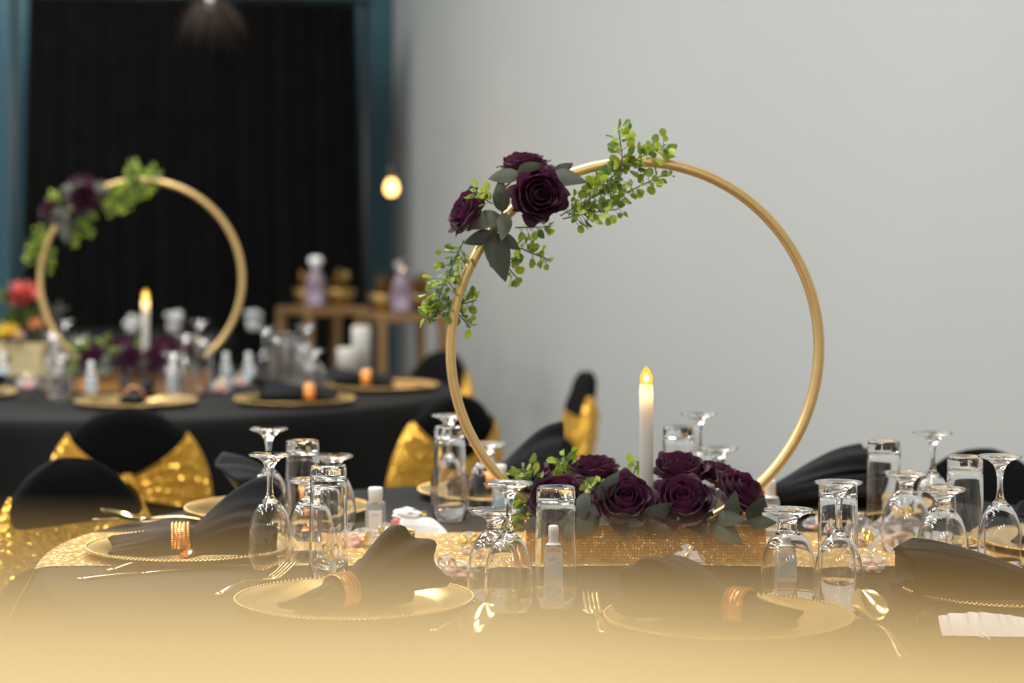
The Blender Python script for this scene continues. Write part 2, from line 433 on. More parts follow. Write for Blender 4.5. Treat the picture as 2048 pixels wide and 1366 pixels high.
def make_sash(bow=1.0):                  # band round the chair back, pinched into a bow behind
    seg, rows = 96, 14; rings = []
    for j in range(rows + 1):
        v = j / rows; r = []
        for k in range(seg):
            a = 2 * PI * k / seg; c, s = math.cos(a), math.sin(a)
            behind = max(0.0, -s) ** 0.4 if s < 0 else 0.0
            ax = abs(c)
            zt = 0.655 + 0.105 * ax ** 0.9; zb = 0.605 - 0.035 * ax
            if s >= 0: zt = 0.70 + 0.06 * ax ** 12; zb = 0.63 - 0.06 * ax ** 6
            z = zb + (zt - zb) * v
            hw = back_half(z) * 1.03 + 0.006
            th = 0.033 + 0.012 * behind * (1 - ax) + 0.003 * math.sin(v * 26 + ax * 4) * behind
            r.append((hw * math.copysign(abs(c) ** 0.8, c), back_y(z) + th * math.copysign(abs(s) ** 0.8, s) + 0.012 * c * c, z))
        rings.append(r)
    v, f = loft(rings, False); return mesh('sash', v, f, 'sash')
def make_knot():
    rings = []; seg = 20
    for i in range(9):
        t = i / 8; z = 0.595 + 0.07 * t; rr = 0.026 * math.sin(PI * (0.12 + 0.76 * t))
        rings.append([(rr * math.cos(2 * PI * k / seg) * (1 + 0.08 * math.sin(k * 2.2)), back_y(z) - 0.042 + 0.55 * rr * math.sin(2 * PI * k / seg), z) for k in range(seg)])
    v, f = loft(rings); return mesh('knot', v, f, 'sash')
def make_seat():
    rings = []
    for z, i in ((0.385, 0.02), (0.40, 0.0), (0.43, 0.0), (0.447, 0.008), (0.452, 0.03)):
        r = []
        for k in range(40):
            a = 2 * PI * k / 40; c, s = math.cos(a), math.sin(a)
            r.append(((0.20 - i) * math.copysign(abs(c) ** 0.45, c), 0.17 + (0.205 - i) * math.copysign(abs(s) ** 0.45, s), z))
        rings.append(r)
    v, f = loft(rings); return mesh('seat', v, f, 'spandex')
def make_leg():
    rings = []
    for z, h in ((0.0, 0.016), (0.02, 0.02), (0.15, 0.026), (0.28, 0.042), (0.385, 0.075)):
        rings.append([(h * math.cos(2 * PI * k / 12 + 0.2), h * math.sin(2 * PI * k / 12 + 0.2), z) for k in range(12)])
    v, f = loft(rings); return mesh('leg', v, f, 'spandex')
CM = dict(backrest=make_backrest(), sash=make_sash(), knot=make_knot(), seat=make_seat(), leg=make_leg())
def chair(loc, face, label, sash_label='gold sequinned sash', scale=1.0):
    d = Vector(face) - Vector((loc[0], loc[1], 0)); rz = math.atan2(d.y, d.x) - PI / 2
    t = thing('banquet_chair', label, 'chair', (loc[0], loc[1], 0), (0, 0, rz), 'black covered banquet chairs', scale)
    ob('backrest', CM['backrest'], t); ob('seat', CM['seat'], t)
    for x in (-0.125, 0.125):
        for y in (0.04, 0.30): ob('leg', CM['leg'], t, (x, y, 0))
    s = ob('sash', CM['sash'], t); s['label'] = sash_label; ob('knot', CM['knot'], s)
    return t
chair((-0.785, 4.27), (-0.035, 3.61, 0), 'black covered chair at the left edge beside the hanging gold runner')
chair((0.88, 4.42), (TC1.x, TC1.y, 0), 'black covered chair behind the goblets at the right edge')
chair((-0.92, 5.46), (TC2.x, TC2.y, 0), 'black covered chair whose wide gold bow faces the camera')
chair((-0.20, 5.78), (TC2.x - 0.1, TC2.y, 0), 'black covered chair with gold bow seen left of the large hoop')
chair((0.13, 6.50), (-1.0, 6.36, 0), 'black covered chair standing side-on before the grey wall inside the hoop')
chair((-0.285, 7.36), (TC2.x, TC2.y, 0), 'black covered chair behind the far table, near the second gold stand')
chair((-0.545, 2.62), (TC1.x, TC1.y, 0), 'black covered chair faintly showing through the gold blur at lower left')

# tall champagne chair right before the lens: only its rounded top rail shows, out of focus
def throne():
    t = thing('tall_chair', 'tall champagne-gold covered chair, blurred across the bottom edge nearest the camera', 'chair', (0.0, 0.347, 0))
    TOP = 1.2472
    sag = lambda x: 0.022 * x + 0.7 * max(0, x - 0.02) ** 2
    rings = []
    for z in [0.45, 0.7, 0.95, 1.1, 1.18, TOP - 0.03, TOP - 0.016, TOP - 0.008, TOP - 0.003, TOP]:
        th = 0.035 * math.sqrt(max(0.02, 1 - max(0, (z - (TOP - 0.03)) / 0.03) ** 2)); r = []
        for k in range(48):
            a = 2 * PI * k / 48; c, s = math.cos(a), math.sin(a)
            x = 0.30 * math.copysign(abs(c) ** 0.5, c)
            r.append((x, th * math.copysign(abs(s) ** 0.7, s), z - sag(x) * (1 if z > 1.0 else 0)))
        rings.append(r)
    v, f = loft(rings); ob('backrest', mesh('backrest', v, f, 'gold_satin'), t)
    pts = []
    for k in range(-14, 15):
        x = k / 14 * 0.27; pts.append((x, 0.0, TOP + 0.0012 - sag(x)))
    v, f = tube(pts, 0.0035, 10); o = ob('piping', mesh('piping', v, f, 'piping'), t); o['label'] = 'old-gold cord along the top edge'
    v, f = box(-0.27, 0.27, 0.02, 0.52, 0.40, 0.5, 0.02); ob('seat', mesh('seat', v, f, 'gold_satin'), t)
    for x in (-0.23, 0.23):
        for y in (0.05, 0.47):
            v, f = tube([(x, y, 0.41), (x, y, 0.2), (x, y, 0)], [0.03, 0.024, 0.018], 12); ob('leg', mesh('leg', v, f, 'gold_satin'), t)
throne()

# ------------------------------------------------------------------ glassware, all standing upside down
def glass_parts(outer, inner, cuts, foot_name='foot'):
    """outer: profile rim->top, inner: profile rim->inside top; cuts: indices on outer where the stem starts and the foot starts"""
    a, b = cuts
    bowl = list(reversed(inner)) + outer[:a + 1]
    res = {'bowl': lathe_mesh('bowl', bowl, 'glass', 40), foot_name: lathe_mesh(foot_name, outer[b:], 'glass', 40)}
    if b > a: res['stem'] = lathe_mesh('stem', outer[a:b + 1], 'glass', 40)
    return res
def flip(me):
    me.flip_normals(); return me
tall_o = [(0.0300, 0.0003), (0.0305, 0.001), (0.0325, 0.018), (0.0337, 0.038), (0.0330, 0.055), (0.0300, 0.072), (0.0245, 0.086), (0.0175, 0.097), (0.0105, 0.104),
          (0.0062, 0.110), (0.0048, 0.118), (0.0043, 0.130), (0.0048, 0.142), (0.0068, 0.153), (0.0110, 0.161), (0.018, 0.1665), (0.027, 0.1700), (0.0325, 0.1715), (0.0332, 0.1728), (0.0325, 0.1742), (0.022, 0.1750), (0.008, 0.1745), (0.0002, 0.1745)]
tall_i = [(0.0300, 0.0003), (0.0291, 0.001), (0.0311, 0.018), (0.0323, 0.038), (0.0316, 0.055), (0.0285, 0.072), (0.0228, 0.086), (0.0155, 0.096), (0.008, 0.1015), (0.0002, 0.1030)]
short_o = [(0.0350, 0.0003), (0.0356, 0.001), (0.0385, 0.014), (0.0398, 0.030), (0.0385, 0.048), (0.0345, 0.066), (0.028, 0.082), (0.020, 0.092), (0.0125, 0.098),
           (0.0105, 0.1015), (0.0122, 0.1045), (0.0105, 0.1075), (0.0130, 0.1125), (0.0195, 0.118), (0.0290, 0.1218), (0.0345, 0.1235), (0.0352, 0.1250), (0.0345, 0.1268), (0.024, 0.1272), (0.008, 0.1264), (0.0002, 0.1262)]
short_i = [(0.0350, 0.0003), (0.0340, 0.001), (0.0369, 0.014), (0.0382, 0.030), (0.0369, 0.048), (0.0329, 0.066), (0.0262, 0.081), (0.018, 0.090), (0.009, 0.0945), (0.0002, 0.0958)]
tumb_o = [(0.0288, 0.0003), (0.0294, 0.001), (0.0290, 0.03), (0.0283, 0.08), (0.0276, 0.13), (0.0273, 0.146), (0.0271, 0.158), (0.0262, 0.1630), (0.0245, 0.1648), (0.020, 0.1640), (0.010, 0.1625), (0.0002, 0.1622)]
tumb_i = [(0.0288, 0.0003), (0.0280, 0.001), (0.0276, 0.03), (0.0268, 0.08), (0.0259, 0.13), (0.0250, 0.142), (0.0225, 0.1465), (0.012, 0.1480), (0.0002, 0.1482)]
GM = {'tall': glass_parts(tall_o, tall_i, (9, 13)), 'short': glass_parts(short_o, short_i, (8, 11)), 'tumbler': glass_parts(tumb_o, tumb_i, (5, 5), 'base')}
def check_out(me):                       # outward faces on a lathe run from rim to top
    return me
GN = {'tall': ('wine_goblet', 'goblet'), 'short': ('water_goblet', 'goblet'), 'tumbler': ('tumbler', 'tumbler')}
GTOP = {'tall': 0.1742, 'short': 0.1262, 'tumbler': 0.1640}
def glass(kind, x, y, label, group='upturned glasses on the near table', bump=0.0):
    d = FPX * (CZ - TZ - bump - GTOP[kind]) / (y - 400)   # y: pixel row of the upturned foot
    p = Vector(((x - 1024) / FPX * d, d, TZ + bump))
    t = thing(GN[kind][0], label, GN[kind][1], p, (0, 0, random.uniform(0, 6)), group)
    for nm, me in GM[kind].items(): ob(nm, me, t)
    return t
for kind, x, y, lab in (
    ('tall', 540, 907, 'upturned long-stemmed goblet in front at left, beside the left gold plate'),
    ('short', 622, 959, 'upturned short goblet half hidden behind the front-left tumbler'),
    ('tumbler', 657, 930, 'upturned tumbler rising behind the front-left folded napkin'),
    ('tall', 537, 856, 'upturned long-stemmed goblet directly behind the front-left one'),
    ('tumbler', 605, 881, 'upturned tumbler at left, against the black far tablecloth'),
    ('short', 665, 911, 'upturned short goblet behind the two left tumblers'),
    ('tall', 1018, 965, 'upturned long-stemmed goblet at front centre, left of the bottle-hiding tumbler'),
    ('short', 990, 1019, 'upturned short goblet at front centre beside pink sweets'),
    ('tumbler', 1112, 974, 'upturned tumbler at front centre with a sanitizer bottle behind it'),
    ('tall', 898, 829, 'upturned long-stemmed goblet behind the left side of the big hoop'),
    ('tumbler', 899, 853, 'upturned tumbler beside the gold bow, left of the big hoop'),
    ('short', 975, 886, 'upturned short goblet just inside the lower left of the hoop'),
    ('tall', 1398, 826, 'upturned long-stemmed goblet behind the roses, right of the candle'),
    ('tumbler', 1357, 853, 'upturned tumbler behind the roses, next to the candle'),
    ('short', 1437, 895, 'upturned short goblet behind the rightmost box roses'),
    ('short', 1577, 1019, 'upturned short goblet at the right end of the rose box'),
    ('tumbler', 1676, 963, 'upturned tumbler right of the rose box, behind a goblet'),
    ('tall', 1677, 963, 'upturned long-stemmed goblet in front of the tumbler right of the box'),
    ('tumbler', 1768, 882, 'upturned tumbler standing against the grey wall at right'),
    ('tall', 1865, 864, 'upturned long-stemmed goblet, tallest against the grey wall at right'),
    ('short', 1812, 945, 'upturned short goblet behind the gold-ribboned sweet bag'),
    ('tumbler', 1930, 913, 'upturned tumbler in front of the right-hand chair back'),
    ('tall', 2000, 911, 'upturned long-stemmed goblet at the far right edge'),
    ('short', 1885, 977, 'upturned short goblet behind the right-hand napkin')):
    glass(kind, x, y, lab)

# ------------------------------------------------------------------ chargers, napkins, rings
chp = [(0.001, 0.0035), (0.105, 0.0035), (0.118, 0.006), (0.128, 0.012), (0.160, 0.0148), (0.164, 0.0148), (0.165, 0.0135), (0.160, 0.0125), (0.128, 0.009), (0.116, 0.002), (0.105, 0.0), (0.001, 0.0)]
CHM = lathe_mesh('plate', chp, 'charger', 72)
def bead_ring():
    acc = []
    for i in range(150):
        a = 2 * PI * i / 150; c = Vector((0.1635 * math.cos(a), 0.1635 * math.sin(a), 0.0152)); r = 0.0026
        v = [c + Vector(d) * r for d in ((1, 0, 0), (0, 1, 0), (-1, 0, 0), (0, -1, 0), (0, 0, 1), (0, 0, -1))]
        acc.append(([tuple(p) for p in v], [(0, 1, 4), (1, 2, 4), (2, 3, 4), (3, 0, 4), (1, 0, 5), (2, 1, 5), (3, 2, 5), (0, 3, 5)]))
    return mesh('bead_rim', *join(*acc), 'charger')
BRM = bead_ring()
def ring_mesh():
    acc = [loft([[(x, r * math.cos(a), r * math.sin(a)) for a in [2 * PI * k / 40 for k in range(40)]] for x, r in ((-0.0145, 0.0232), (-0.0145, 0.0242), (0.0145, 0.0242), (0.0145, 0.0232), (-0.0145, 0.0232))], False)]
    return mesh('band', *join(*acc), 'bead_gold')
def ring_beads():
    acc = []
    for x in (-0.012, -0.006, 0.0, 0.006, 0.012):
        for i in range(44):
            a = 2 * PI * i / 44; c = Vector((x, 0.0245 * math.cos(a), 0.0245 * math.sin(a))); r = 0.0023
            v = [c + Vector(d) * r for d in ((1, 0, 0), (0, 1, 0), (-1, 0, 0), (0, -1, 0), (0, 0, 1), (0, 0, -1))]
            acc.append(([tuple(p) for p in v], [(0, 1, 4), (1, 2, 4), (2, 3, 4), (3, 0, 4), (1, 0, 5), (2, 1, 5), (3, 2, 5), (0, 3, 5)]))
    return mesh('rhinestones', *join(*acc), 'bead_gold', False)
RGM, RBM = ring_mesh(), ring_beads()
def napkin_mesh(seed, tail=0.085, flare=0.15, wide=0.075, high=0.105, point=0.03, lean=0.0, amp=1.0):
    """cloth pulled through a ring at x = 0: a short tail at -x, a fluffed fan at +x"""
    rnd = random.Random(seed); ph = [rnd.uniform(0, 6.28) for _ in range(6)]
    seg = 72; rings = []
    prof = []
    for i in range(9):                    # tail
        t = 1 - i / 8; prof.append((-tail * t - 0.018, 0.0215 + 0.016 * t ** 0.8, 0.0215 - 0.004 * t, t * 0.8, 0))
    prof.append((0.018, 0.0215, 0.0215, 0.0, 0))
    N = 16
    for i in range(1, N + 1):             # fan
        t = i / N; e = t ** 0.75
        prof.append((0.018 + flare * t, 0.0215 + (wide - 0.0215) * e, 0.0215 + (high / 2 - 0.0215) * math.sin(min(1, t * 1.15) * PI / 2), t, 1))
    for i in range(1, 9):                 # inside of the fan, folded back
        t = 1 - i / 9; e = t ** 0.75
        prof.append((0.018 + flare * (0.25 + 0.72 * t), (0.0215 + (wide - 0.0215) * e) * 0.86, (0.0215 + (high / 2 - 0.0215) * t) * 0.8, t, 2))
    def tri(x): return 2 * abs(2 * (x / (2 * PI) - math.floor(x / (2 * PI) + 0.5))) - 1
    for x, ry, rz, f, where in prof:
        r = []
        for k in range(seg):
            a = 2 * PI * k / seg; c, s = math.cos(a), math.sin(a)
            g = 1 + f * amp * (0.13 * tri(4 * a + ph[0]) + 0.09 * tri(7 * a + ph[1] + f) + 0.06 * math.sin(11 * a + ph[2]))
            if where == 2: g *= 0.92
            y = ry * c * g; z0 = rz if where != 2 else rz / 0.8
            z = z0 + rz * s * g
            z += f * 0.018 * math.sin(2.3 * a + ph[3]) * (s > 0) * (1 if where else 0.3)
            xx = x + f * f * point * (tri(2 * a + ph[4]) * 0.8 + 0.35 * tri(5 * a + ph[5])) * (1 if where else -0.5)
            xx -= f * lean * max(0, s)
            if where == 0 and f > 0: z = z * (1 - 0.25 * f)
            z = max(0.0012 + 0.0004 * (where == 2), z)
            r.append((xx, y, z))
        rings.append(r)
    # dark inner end of the tail
    first = [(p[0] + 0.03, p[1] * 0.75, 0.002 + (p[2]) * 0.8) for p in rings[0]]
    v, f = loft([first] + rings, True); return mesh('napkin', v, f, 'napkin')
def setting(x, y, rot, off, lab, seed, group, gn, ring_lab, **k):
    p = on(x, y, TZ + 0.0150); p.z = TZ
    c = thing('charger_plate', 'gold beaded charger plate ' + lab, 'plate', p, (0, 0, seed), 'gold charger plates ' + gn)
    ob('plate', CHM, c); ob('bead_rim', BRM, c)
    a = math.radians(rot); q_ = p + Vector((off[0], off[1], 0.0036))
    tag(ob('napkin', napkin_mesh(seed, **k), None, q_, (0, 0, a)), 'black cloth napkin pulled through a ring ' + lab, 'napkin', 'black napkins ' + gn)
    r = thing('napkin_ring', 'rose-gold rhinestone napkin ring ' + ring_lab, 'napkin ring', q_ + Vector((0, 0, 0.0268)), (0, 0, a), 'napkin rings ' + gn)
    ob('band', RGM, r); b = ob('rhinestones', RBM, r); b['kind'] = 'stuff'
N1 = 'on the near table'
setting(709, 1193, 48, (-0.015, -0.045), 'at front left of the near table', 11, 'a', N1, 'on the front-left folded napkin', tail=0.05, flare=0.10, wide=0.064, high=0.088, point=0.03, amp=1.8)
setting(1457, 1228, 146, (0.012, -0.03), 'at front right, deep in the gold blur', 23, 'a', N1, 'on the front-right napkin inside the gold blur', tail=0.05, flare=0.11, wide=0.074, high=0.085, point=0.03, amp=1.6)
setting(381, 1089, 8, (-0.01, -0.04), 'at left, nearest the hanging runner', 35, 'a', N1, 'of five bead rows on the left napkin', tail=0.09, flare=0.125, wide=0.05, high=0.10, point=0.015)
setting(2034, 1172, 176, (0.02, -0.05), 'at the right edge beside the torn paper', 44, 'a', N1, 'cut by the right picture edge', tail=0.06, flare=0.17, wide=0.06, high=0.085, point=0.02)
setting(555, 1013, 192, (0.05, 0.0), 'behind the left goblets, rim to the gold bow', 52, 'a', N1, 'hidden behind the left goblets', tail=0.06, flare=0.12, wide=0.06, high=0.09)
setting(1010, 977, 20, (-0.03, 0.03), 'behind the left end of the rose box', 63, 'a', N1, 'behind the left end of the rose box', tail=0.06, flare=0.12, wide=0.065, high=0.11, point=0.01)
setting(1680, 1002, 8, (-0.135, 0.0), 'behind the right foot of the big hoop', 71, 'a', N1, 'behind the tumblers right of the hoop', tail=0.02, flare=0.19, wide=0.07, high=0.10, point=0.03, amp=1.7)
setting(2150, 1075, 180, (0.05, 0.02), 'cut by the right edge behind the goblets', 86, 'a', N1, 'outside the right edge behind the goblets', tail=0.06, flare=0.10, wide=0.05, high=0.06)
N2 = 'on the far table'
setting(272, 800, 95, (0.0, -0.03), 'on the far table above the wide gold bow', 91, 'a', N2, 'on the far table right above the bow chair', tail=0.06, flare=0.10, wide=0.05, high=0.07)
setting(590, 796, 185, (0.04, 0.0), 'on the far table, second from the right', 92, 'a', N2, 'glowing orange at the right of the far table', tail=0.06, flare=0.12, wide=0.055, high=0.05)
setting(765, 768, 182, (-0.05, 0.03), 'at the far table\'s right end', 93, 'a', N2, 'under the white candles of the far table', tail=0.06, flare=0.10, wide=0.05, high=0.05)
setting(-85, 784, 10, (0.0, 0.0), 'on the far table at the left picture edge', 94, 'a', N2, 'at the left picture edge of the far table', tail=0.06, flare=0.10, wide=0.05, high=0.05)

# ------------------------------------------------------------------ cutlery
def handle(x0, x1, w0, w1, arch=0.009, n=12):
    rings = []
    for i in range(n + 1):
        t = i / n; x = x0 + (x1 - x0) * t; wd = w0 + (w1 - w0) * t ** 2; th = 0.0011 + 0.0005 * t
        z = 0.0017 + arch * math.sin(PI * t) ** 1.2
        if i == n: wd *= 0.6
        rings.append([(x, -wd, z), (x, -wd * 0.6, z + th), (x, wd * 0.6, z + th), (x, wd, z), (x, wd * 0.6, z - th * 0.9), (x, -wd * 0.6, z - th * 0.9)])
    return loft(rings)
def spoon_bowl():
    vs, fs = [], []; nu, nv = 14, 8
    for side in (0, 1):
        for i in range(nu + 1):
            t = i / nu; x = 0.062 * t
            wd = 0.0205 * (math.sin(PI * min(1, t * 0.94 + 0.05)) ** 0.6) * (1 - 0.12 * t) + 0.0012
            for j in range(nv + 1):
                v = -1 + 2 * j / nv
                dp = 0.0095 * (1 - v * v) * math.sin(PI * (0.08 + 0.84 * t)) ** 0.8
                vs.append((-x * 1.12 + 0.002, wd * v * 1.1, 0.0118 - dp - 0.0012 * side - 0.006 * (t - 0.6) ** 2 + 0.27 * x))
    w_ = nv + 1; k = (nu + 1) * w_
    for i in range(nu):
        for j in range(nv):
            a = i * w_ + j; fs.append((a, a + 1, a + w_ + 1, a + w_)); fs.append((k + a, k + a + w_, k + a + w_ + 1, k + a + 1))
    return vs, fs
def fork_head():
    acc = []
    for yv in (-0.0093, -0.0031, 0.0031, 0.0093):
        rings = []
        for i in range(8):
            t = i / 7; x = -0.075 + 0.05 * t; wd = 0.0010 + 0.0008 * min(1, t * 3); z = 0.0035 + 0.017 * (1 - t) ** 1.25
            y = yv * (1 - 0.05 * t)
            rings.append([(x, y - wd, z), (x, y + wd, z), (x, y + wd, z + 0.0018), (x, y - wd, z + 0.0018)])
        acc.append(loft(rings))
    rings = []
    for i in range(9):
        t = i / 8; x = -0.026 + 0.028 * t; wd = 0.0118 * (1 - t) ** 0.55 + 0.0025; z = 0.0042 - 0.002 * math.sin(PI * t)
        rings.append([(x, -wd, z), (x, wd, z), (x, wd, z + 0.0018), (x, -wd, z + 0.0018)])
    acc.append(loft(rings)); return join(*acc)
def knife_blade():
    rings = []
    for i in range(12):
        t = i / 11; x = -0.1 + 0.1 * t; w0 = -0.008 * math.sin(PI * min(1, t * 0.9 + 0.08)) ** 0.5; w1 = 0.0085 * (1 - (1 - t) ** 4)
        rings.append([(x, w0, 0.0008), (x, w1, 0.0008), (x, w1, 0.0024), (x, w0, 0.0024)])
    return loft(rings)
CU = {'spoon': {'bowl': mesh('bowl', *spoon_bowl(), 'cutlery'), 'handle': mesh('handle', *handle(0.0, 0.13, 0.0028, 0.0085), 'cutlery')},
      'fork': {'tines': mesh('tines', *fork_head(), 'cutlery'), 'handle': mesh('handle', *handle(0.0, 0.125, 0.0028, 0.0085), 'cutlery')},
      'knife': {'blade': mesh('blade', *knife_blade(), 'cutlery'), 'handle': mesh('handle', *handle(0.0, 0.10, 0.006, 0.0085, 0.001), 'cutlery')}}
HEAD = {'spoon': 0.068, 'fork': 0.075, 'knife': 0.1}
def cutlery(kind, tip, end, label, z=0.0006, pitch=0.0):
    a = on(*tip); b = on(*end); d = (b - a); d.z = 0; d.normalize()
    o = a + d * HEAD[kind]
    t = thing(kind, label, kind, (o.x, o.y, TZ + z + 0.128 * math.sin(pitch)), (0, pitch, math.atan2(d.y, d.x)), 'gold cutlery on the near table')
    for nm, me in CU[kind].items(): ob(nm, me, t)
    return t
cutlery('fork', (583, 1151), (420, 1197), 'gold fork whose tines peek out behind the front-left plate')
cutlery('spoon', (974, 1286), (815, 1380), 'gold spoon between the front-left plate and the centre tumbler', 0.0006, 0.14)
cutlery('knife', (962, 1212), (800, 1300), 'gold knife beside the spoon right of the front-left plate')
cutlery('fork', (1180, 1214), (1222, 1300), 'gold fork standing out in the blur left of the front-right plate')
cutlery('spoon', (1722, 1258), (1890, 1375), 'gold spoon right of the front-right plate in the gold blur', 0.0006, 0.14)
cutlery('knife', (1640, 1190), (1800, 1300), 'gold knife between the front-right plate and its spoon')
cutlery('spoon', (440, 1118), (165, 1150), 'gold spoon lying in front of the left plate')
cutlery('knife', (402, 1137), (165, 1160), 'gold knife lying in front of the left plate, beside the spoon')
cutlery('fork', (1815, 1181), (1997, 1236), 'gold fork curving between the right plate and the torn paper')
cutlery('spoon', (200, 1050), (400, 1047), 'pale gold spoon handle lying behind the left napkin', 0.0006)
cutlery('knife', (185, 1041), (398, 1036), 'pale gold knife lying behind the left napkin, beyond the spoon', 0.0006)

# ------------------------------------------------------------------ the flower arrangement: built once, copied to the far table
ARR = []                                   # (object, far label)
HC = Vector((0.197, 3.60, 1.075)); HR = 0.2955
def both(o, far): ARR.append((o, far)); return o
def hoop_mesh():
    vs, fs = [], []; seg = 160; cs = []
    for k in range(12):
        a = 2 * PI * k / 12; c, s = math.cos(a), math.sin(a)
        cs.append((0.0080 * math.copysign(abs(c) ** 0.6, c), 0.0105 * math.copysign(abs(s) ** 0.6, s)))
    rings = [[((HR + r) * math.cos(2 * PI * i / seg), y, (HR + r) * math.sin(2 * PI * i / seg)) for r, y in cs] for i in range(seg)]
    v = [p for r in rings for p in r]
    for i in range(seg):
        for k in range(12):
            i2, k2 = (i + 1) % seg, (k + 1) % 12; fs.append((i * 12 + k, i * 12 + k2, i2 * 12 + k2, i2 * 12 + k))
    return mesh('hoop', v, fs, 'hoop')
hoop = tag(ob('floral_hoop', hoop_mesh(), None, HC, (0, 0, math.radians(7))), 'large gold ring hoop standing upright in the near rose box', 'hoop', 'gold hoops')
both(hoop, 'blurred gold ring hoop standing on the far table at left')

# box covered in rose-gold mesh
BX0, BX1, BY0, BY1, BH = 0.022, 0.392, 3.515, 3.655, 0.056
bc = Vector(((BX0 + BX1) / 2, (BY0 + BY1) / 2, RZ)); bw, bd = (BX1 - BX0) / 2, (BY1 - BY0) / 2
bt = thing('flower_box', 'low rose-gold mesh box holding roses on the near runner', 'box', bc, None, 'rose-gold flower boxes')
parts_ = [box(-bw, bw, -bd, -bd + 0.006, 0, BH), box(-bw, bw, bd - 0.006, bd, 0, BH), box(-bw, -bw + 0.006, -bd + 0.006, bd - 0.006, 0, BH), box(bw - 0.006, bw, -bd + 0.006, bd - 0.006, 0, BH), box(-bw + 0.006, bw - 0.006, -bd + 0.006, bd - 0.006, 0, 0.005)]
ob('walls', mesh('walls', *join(*parts_), 'mesh_gold', False), bt)
acc = []                                    # beads of the mesh on the front and the ends
def bead(c, r=0.0016): 
    v = [Vector(c) + Vector(d) * r for d in ((1, 0, 0), (0, 1, 0), (-1, 0, 0), (0, -1, 0), (0, 0, 1), (0, 0, -1))]
    return ([tuple(p) for p in v], [(0, 1, 4), (1, 2, 4), (2, 3, 4), (3, 0, 4), (1, 0, 5), (2, 1, 5), (3, 2, 5), (0, 3, 5)])
nx = 84
for j in range(12):
    z = 0.003 + j * 0.0046
    for i in range(nx + 1): acc.append(bead((-bw + 0.002 + (2 * bw - 0.004) * i / nx, -bd, z)))
    for i in range(32):
        for sx in (-1, 1): acc.append(bead((sx * bw, -bd + 2 * bd * i / 31, z)))
o = ob('bead_mesh', mesh('bead_mesh', *join(*acc), 'bead_gold', False), bt); o['kind'] = 'stuff'
ob('floral_foam', mesh('floral_foam', *box(-bw + 0.007, bw - 0.007, -bd + 0.007, bd - 0.007, 0.006, 0.05, 0.004), 'moss'), bt)
both(bt, 'blurred orange-gold mesh box under the far hoop\'s roses')

# candle
def candle(p, h, label):
    t = thing('led_candle', label, 'candle', p, None, 'white taper candles')
    ob('stick', lathe_mesh('stick', [(0.011, 0), (0.0112, h * 0.5), (0.0108, h - 0.004), (0.0098, h), (0.004, h - 0.003)], 'wax', 28), t)
    f = ob('flame', lathe_mesh('flame', [(0.0085, h - 0.002), (0.0103, h + 0.006), (0.0098, h + 0.012), (0.0070, h + 0.019), (0.0035, h + 0.025), (0.0005, h + 0.028)], 'flame', 20), t)
    f['label'] = 'amber flame-shaped tip, lit'
    ob('glowing_core', lathe_mesh('glowing_core', [(0.0003, h + 0.002), (0.0042, h + 0.005), (0.005, h + 0.009), (0.003, h + 0.014), (0.0003, h + 0.018)], 'flame_core', 14), f)
    l = bpy.data.lights.new('candle_light', 'POINT'); l.energy = 0.035; l.color = (1, 0.55, 0.16); l.shadow_soft_size = 0.004
    lo = bpy.data.objects.new('candle_light', l); COL.objects.link(lo); lo.parent = t; lo.location = (0, 0, h - 0.016)
    return t
cb = px(1292.5, 768, 3.585)
both(candle((cb.x, cb.y, RZ + 0.050), cb.z - RZ - 0.050, 'white electric taper candle with amber tip among the near roses'), 'blurred white electric taper candle inside the far hoop')

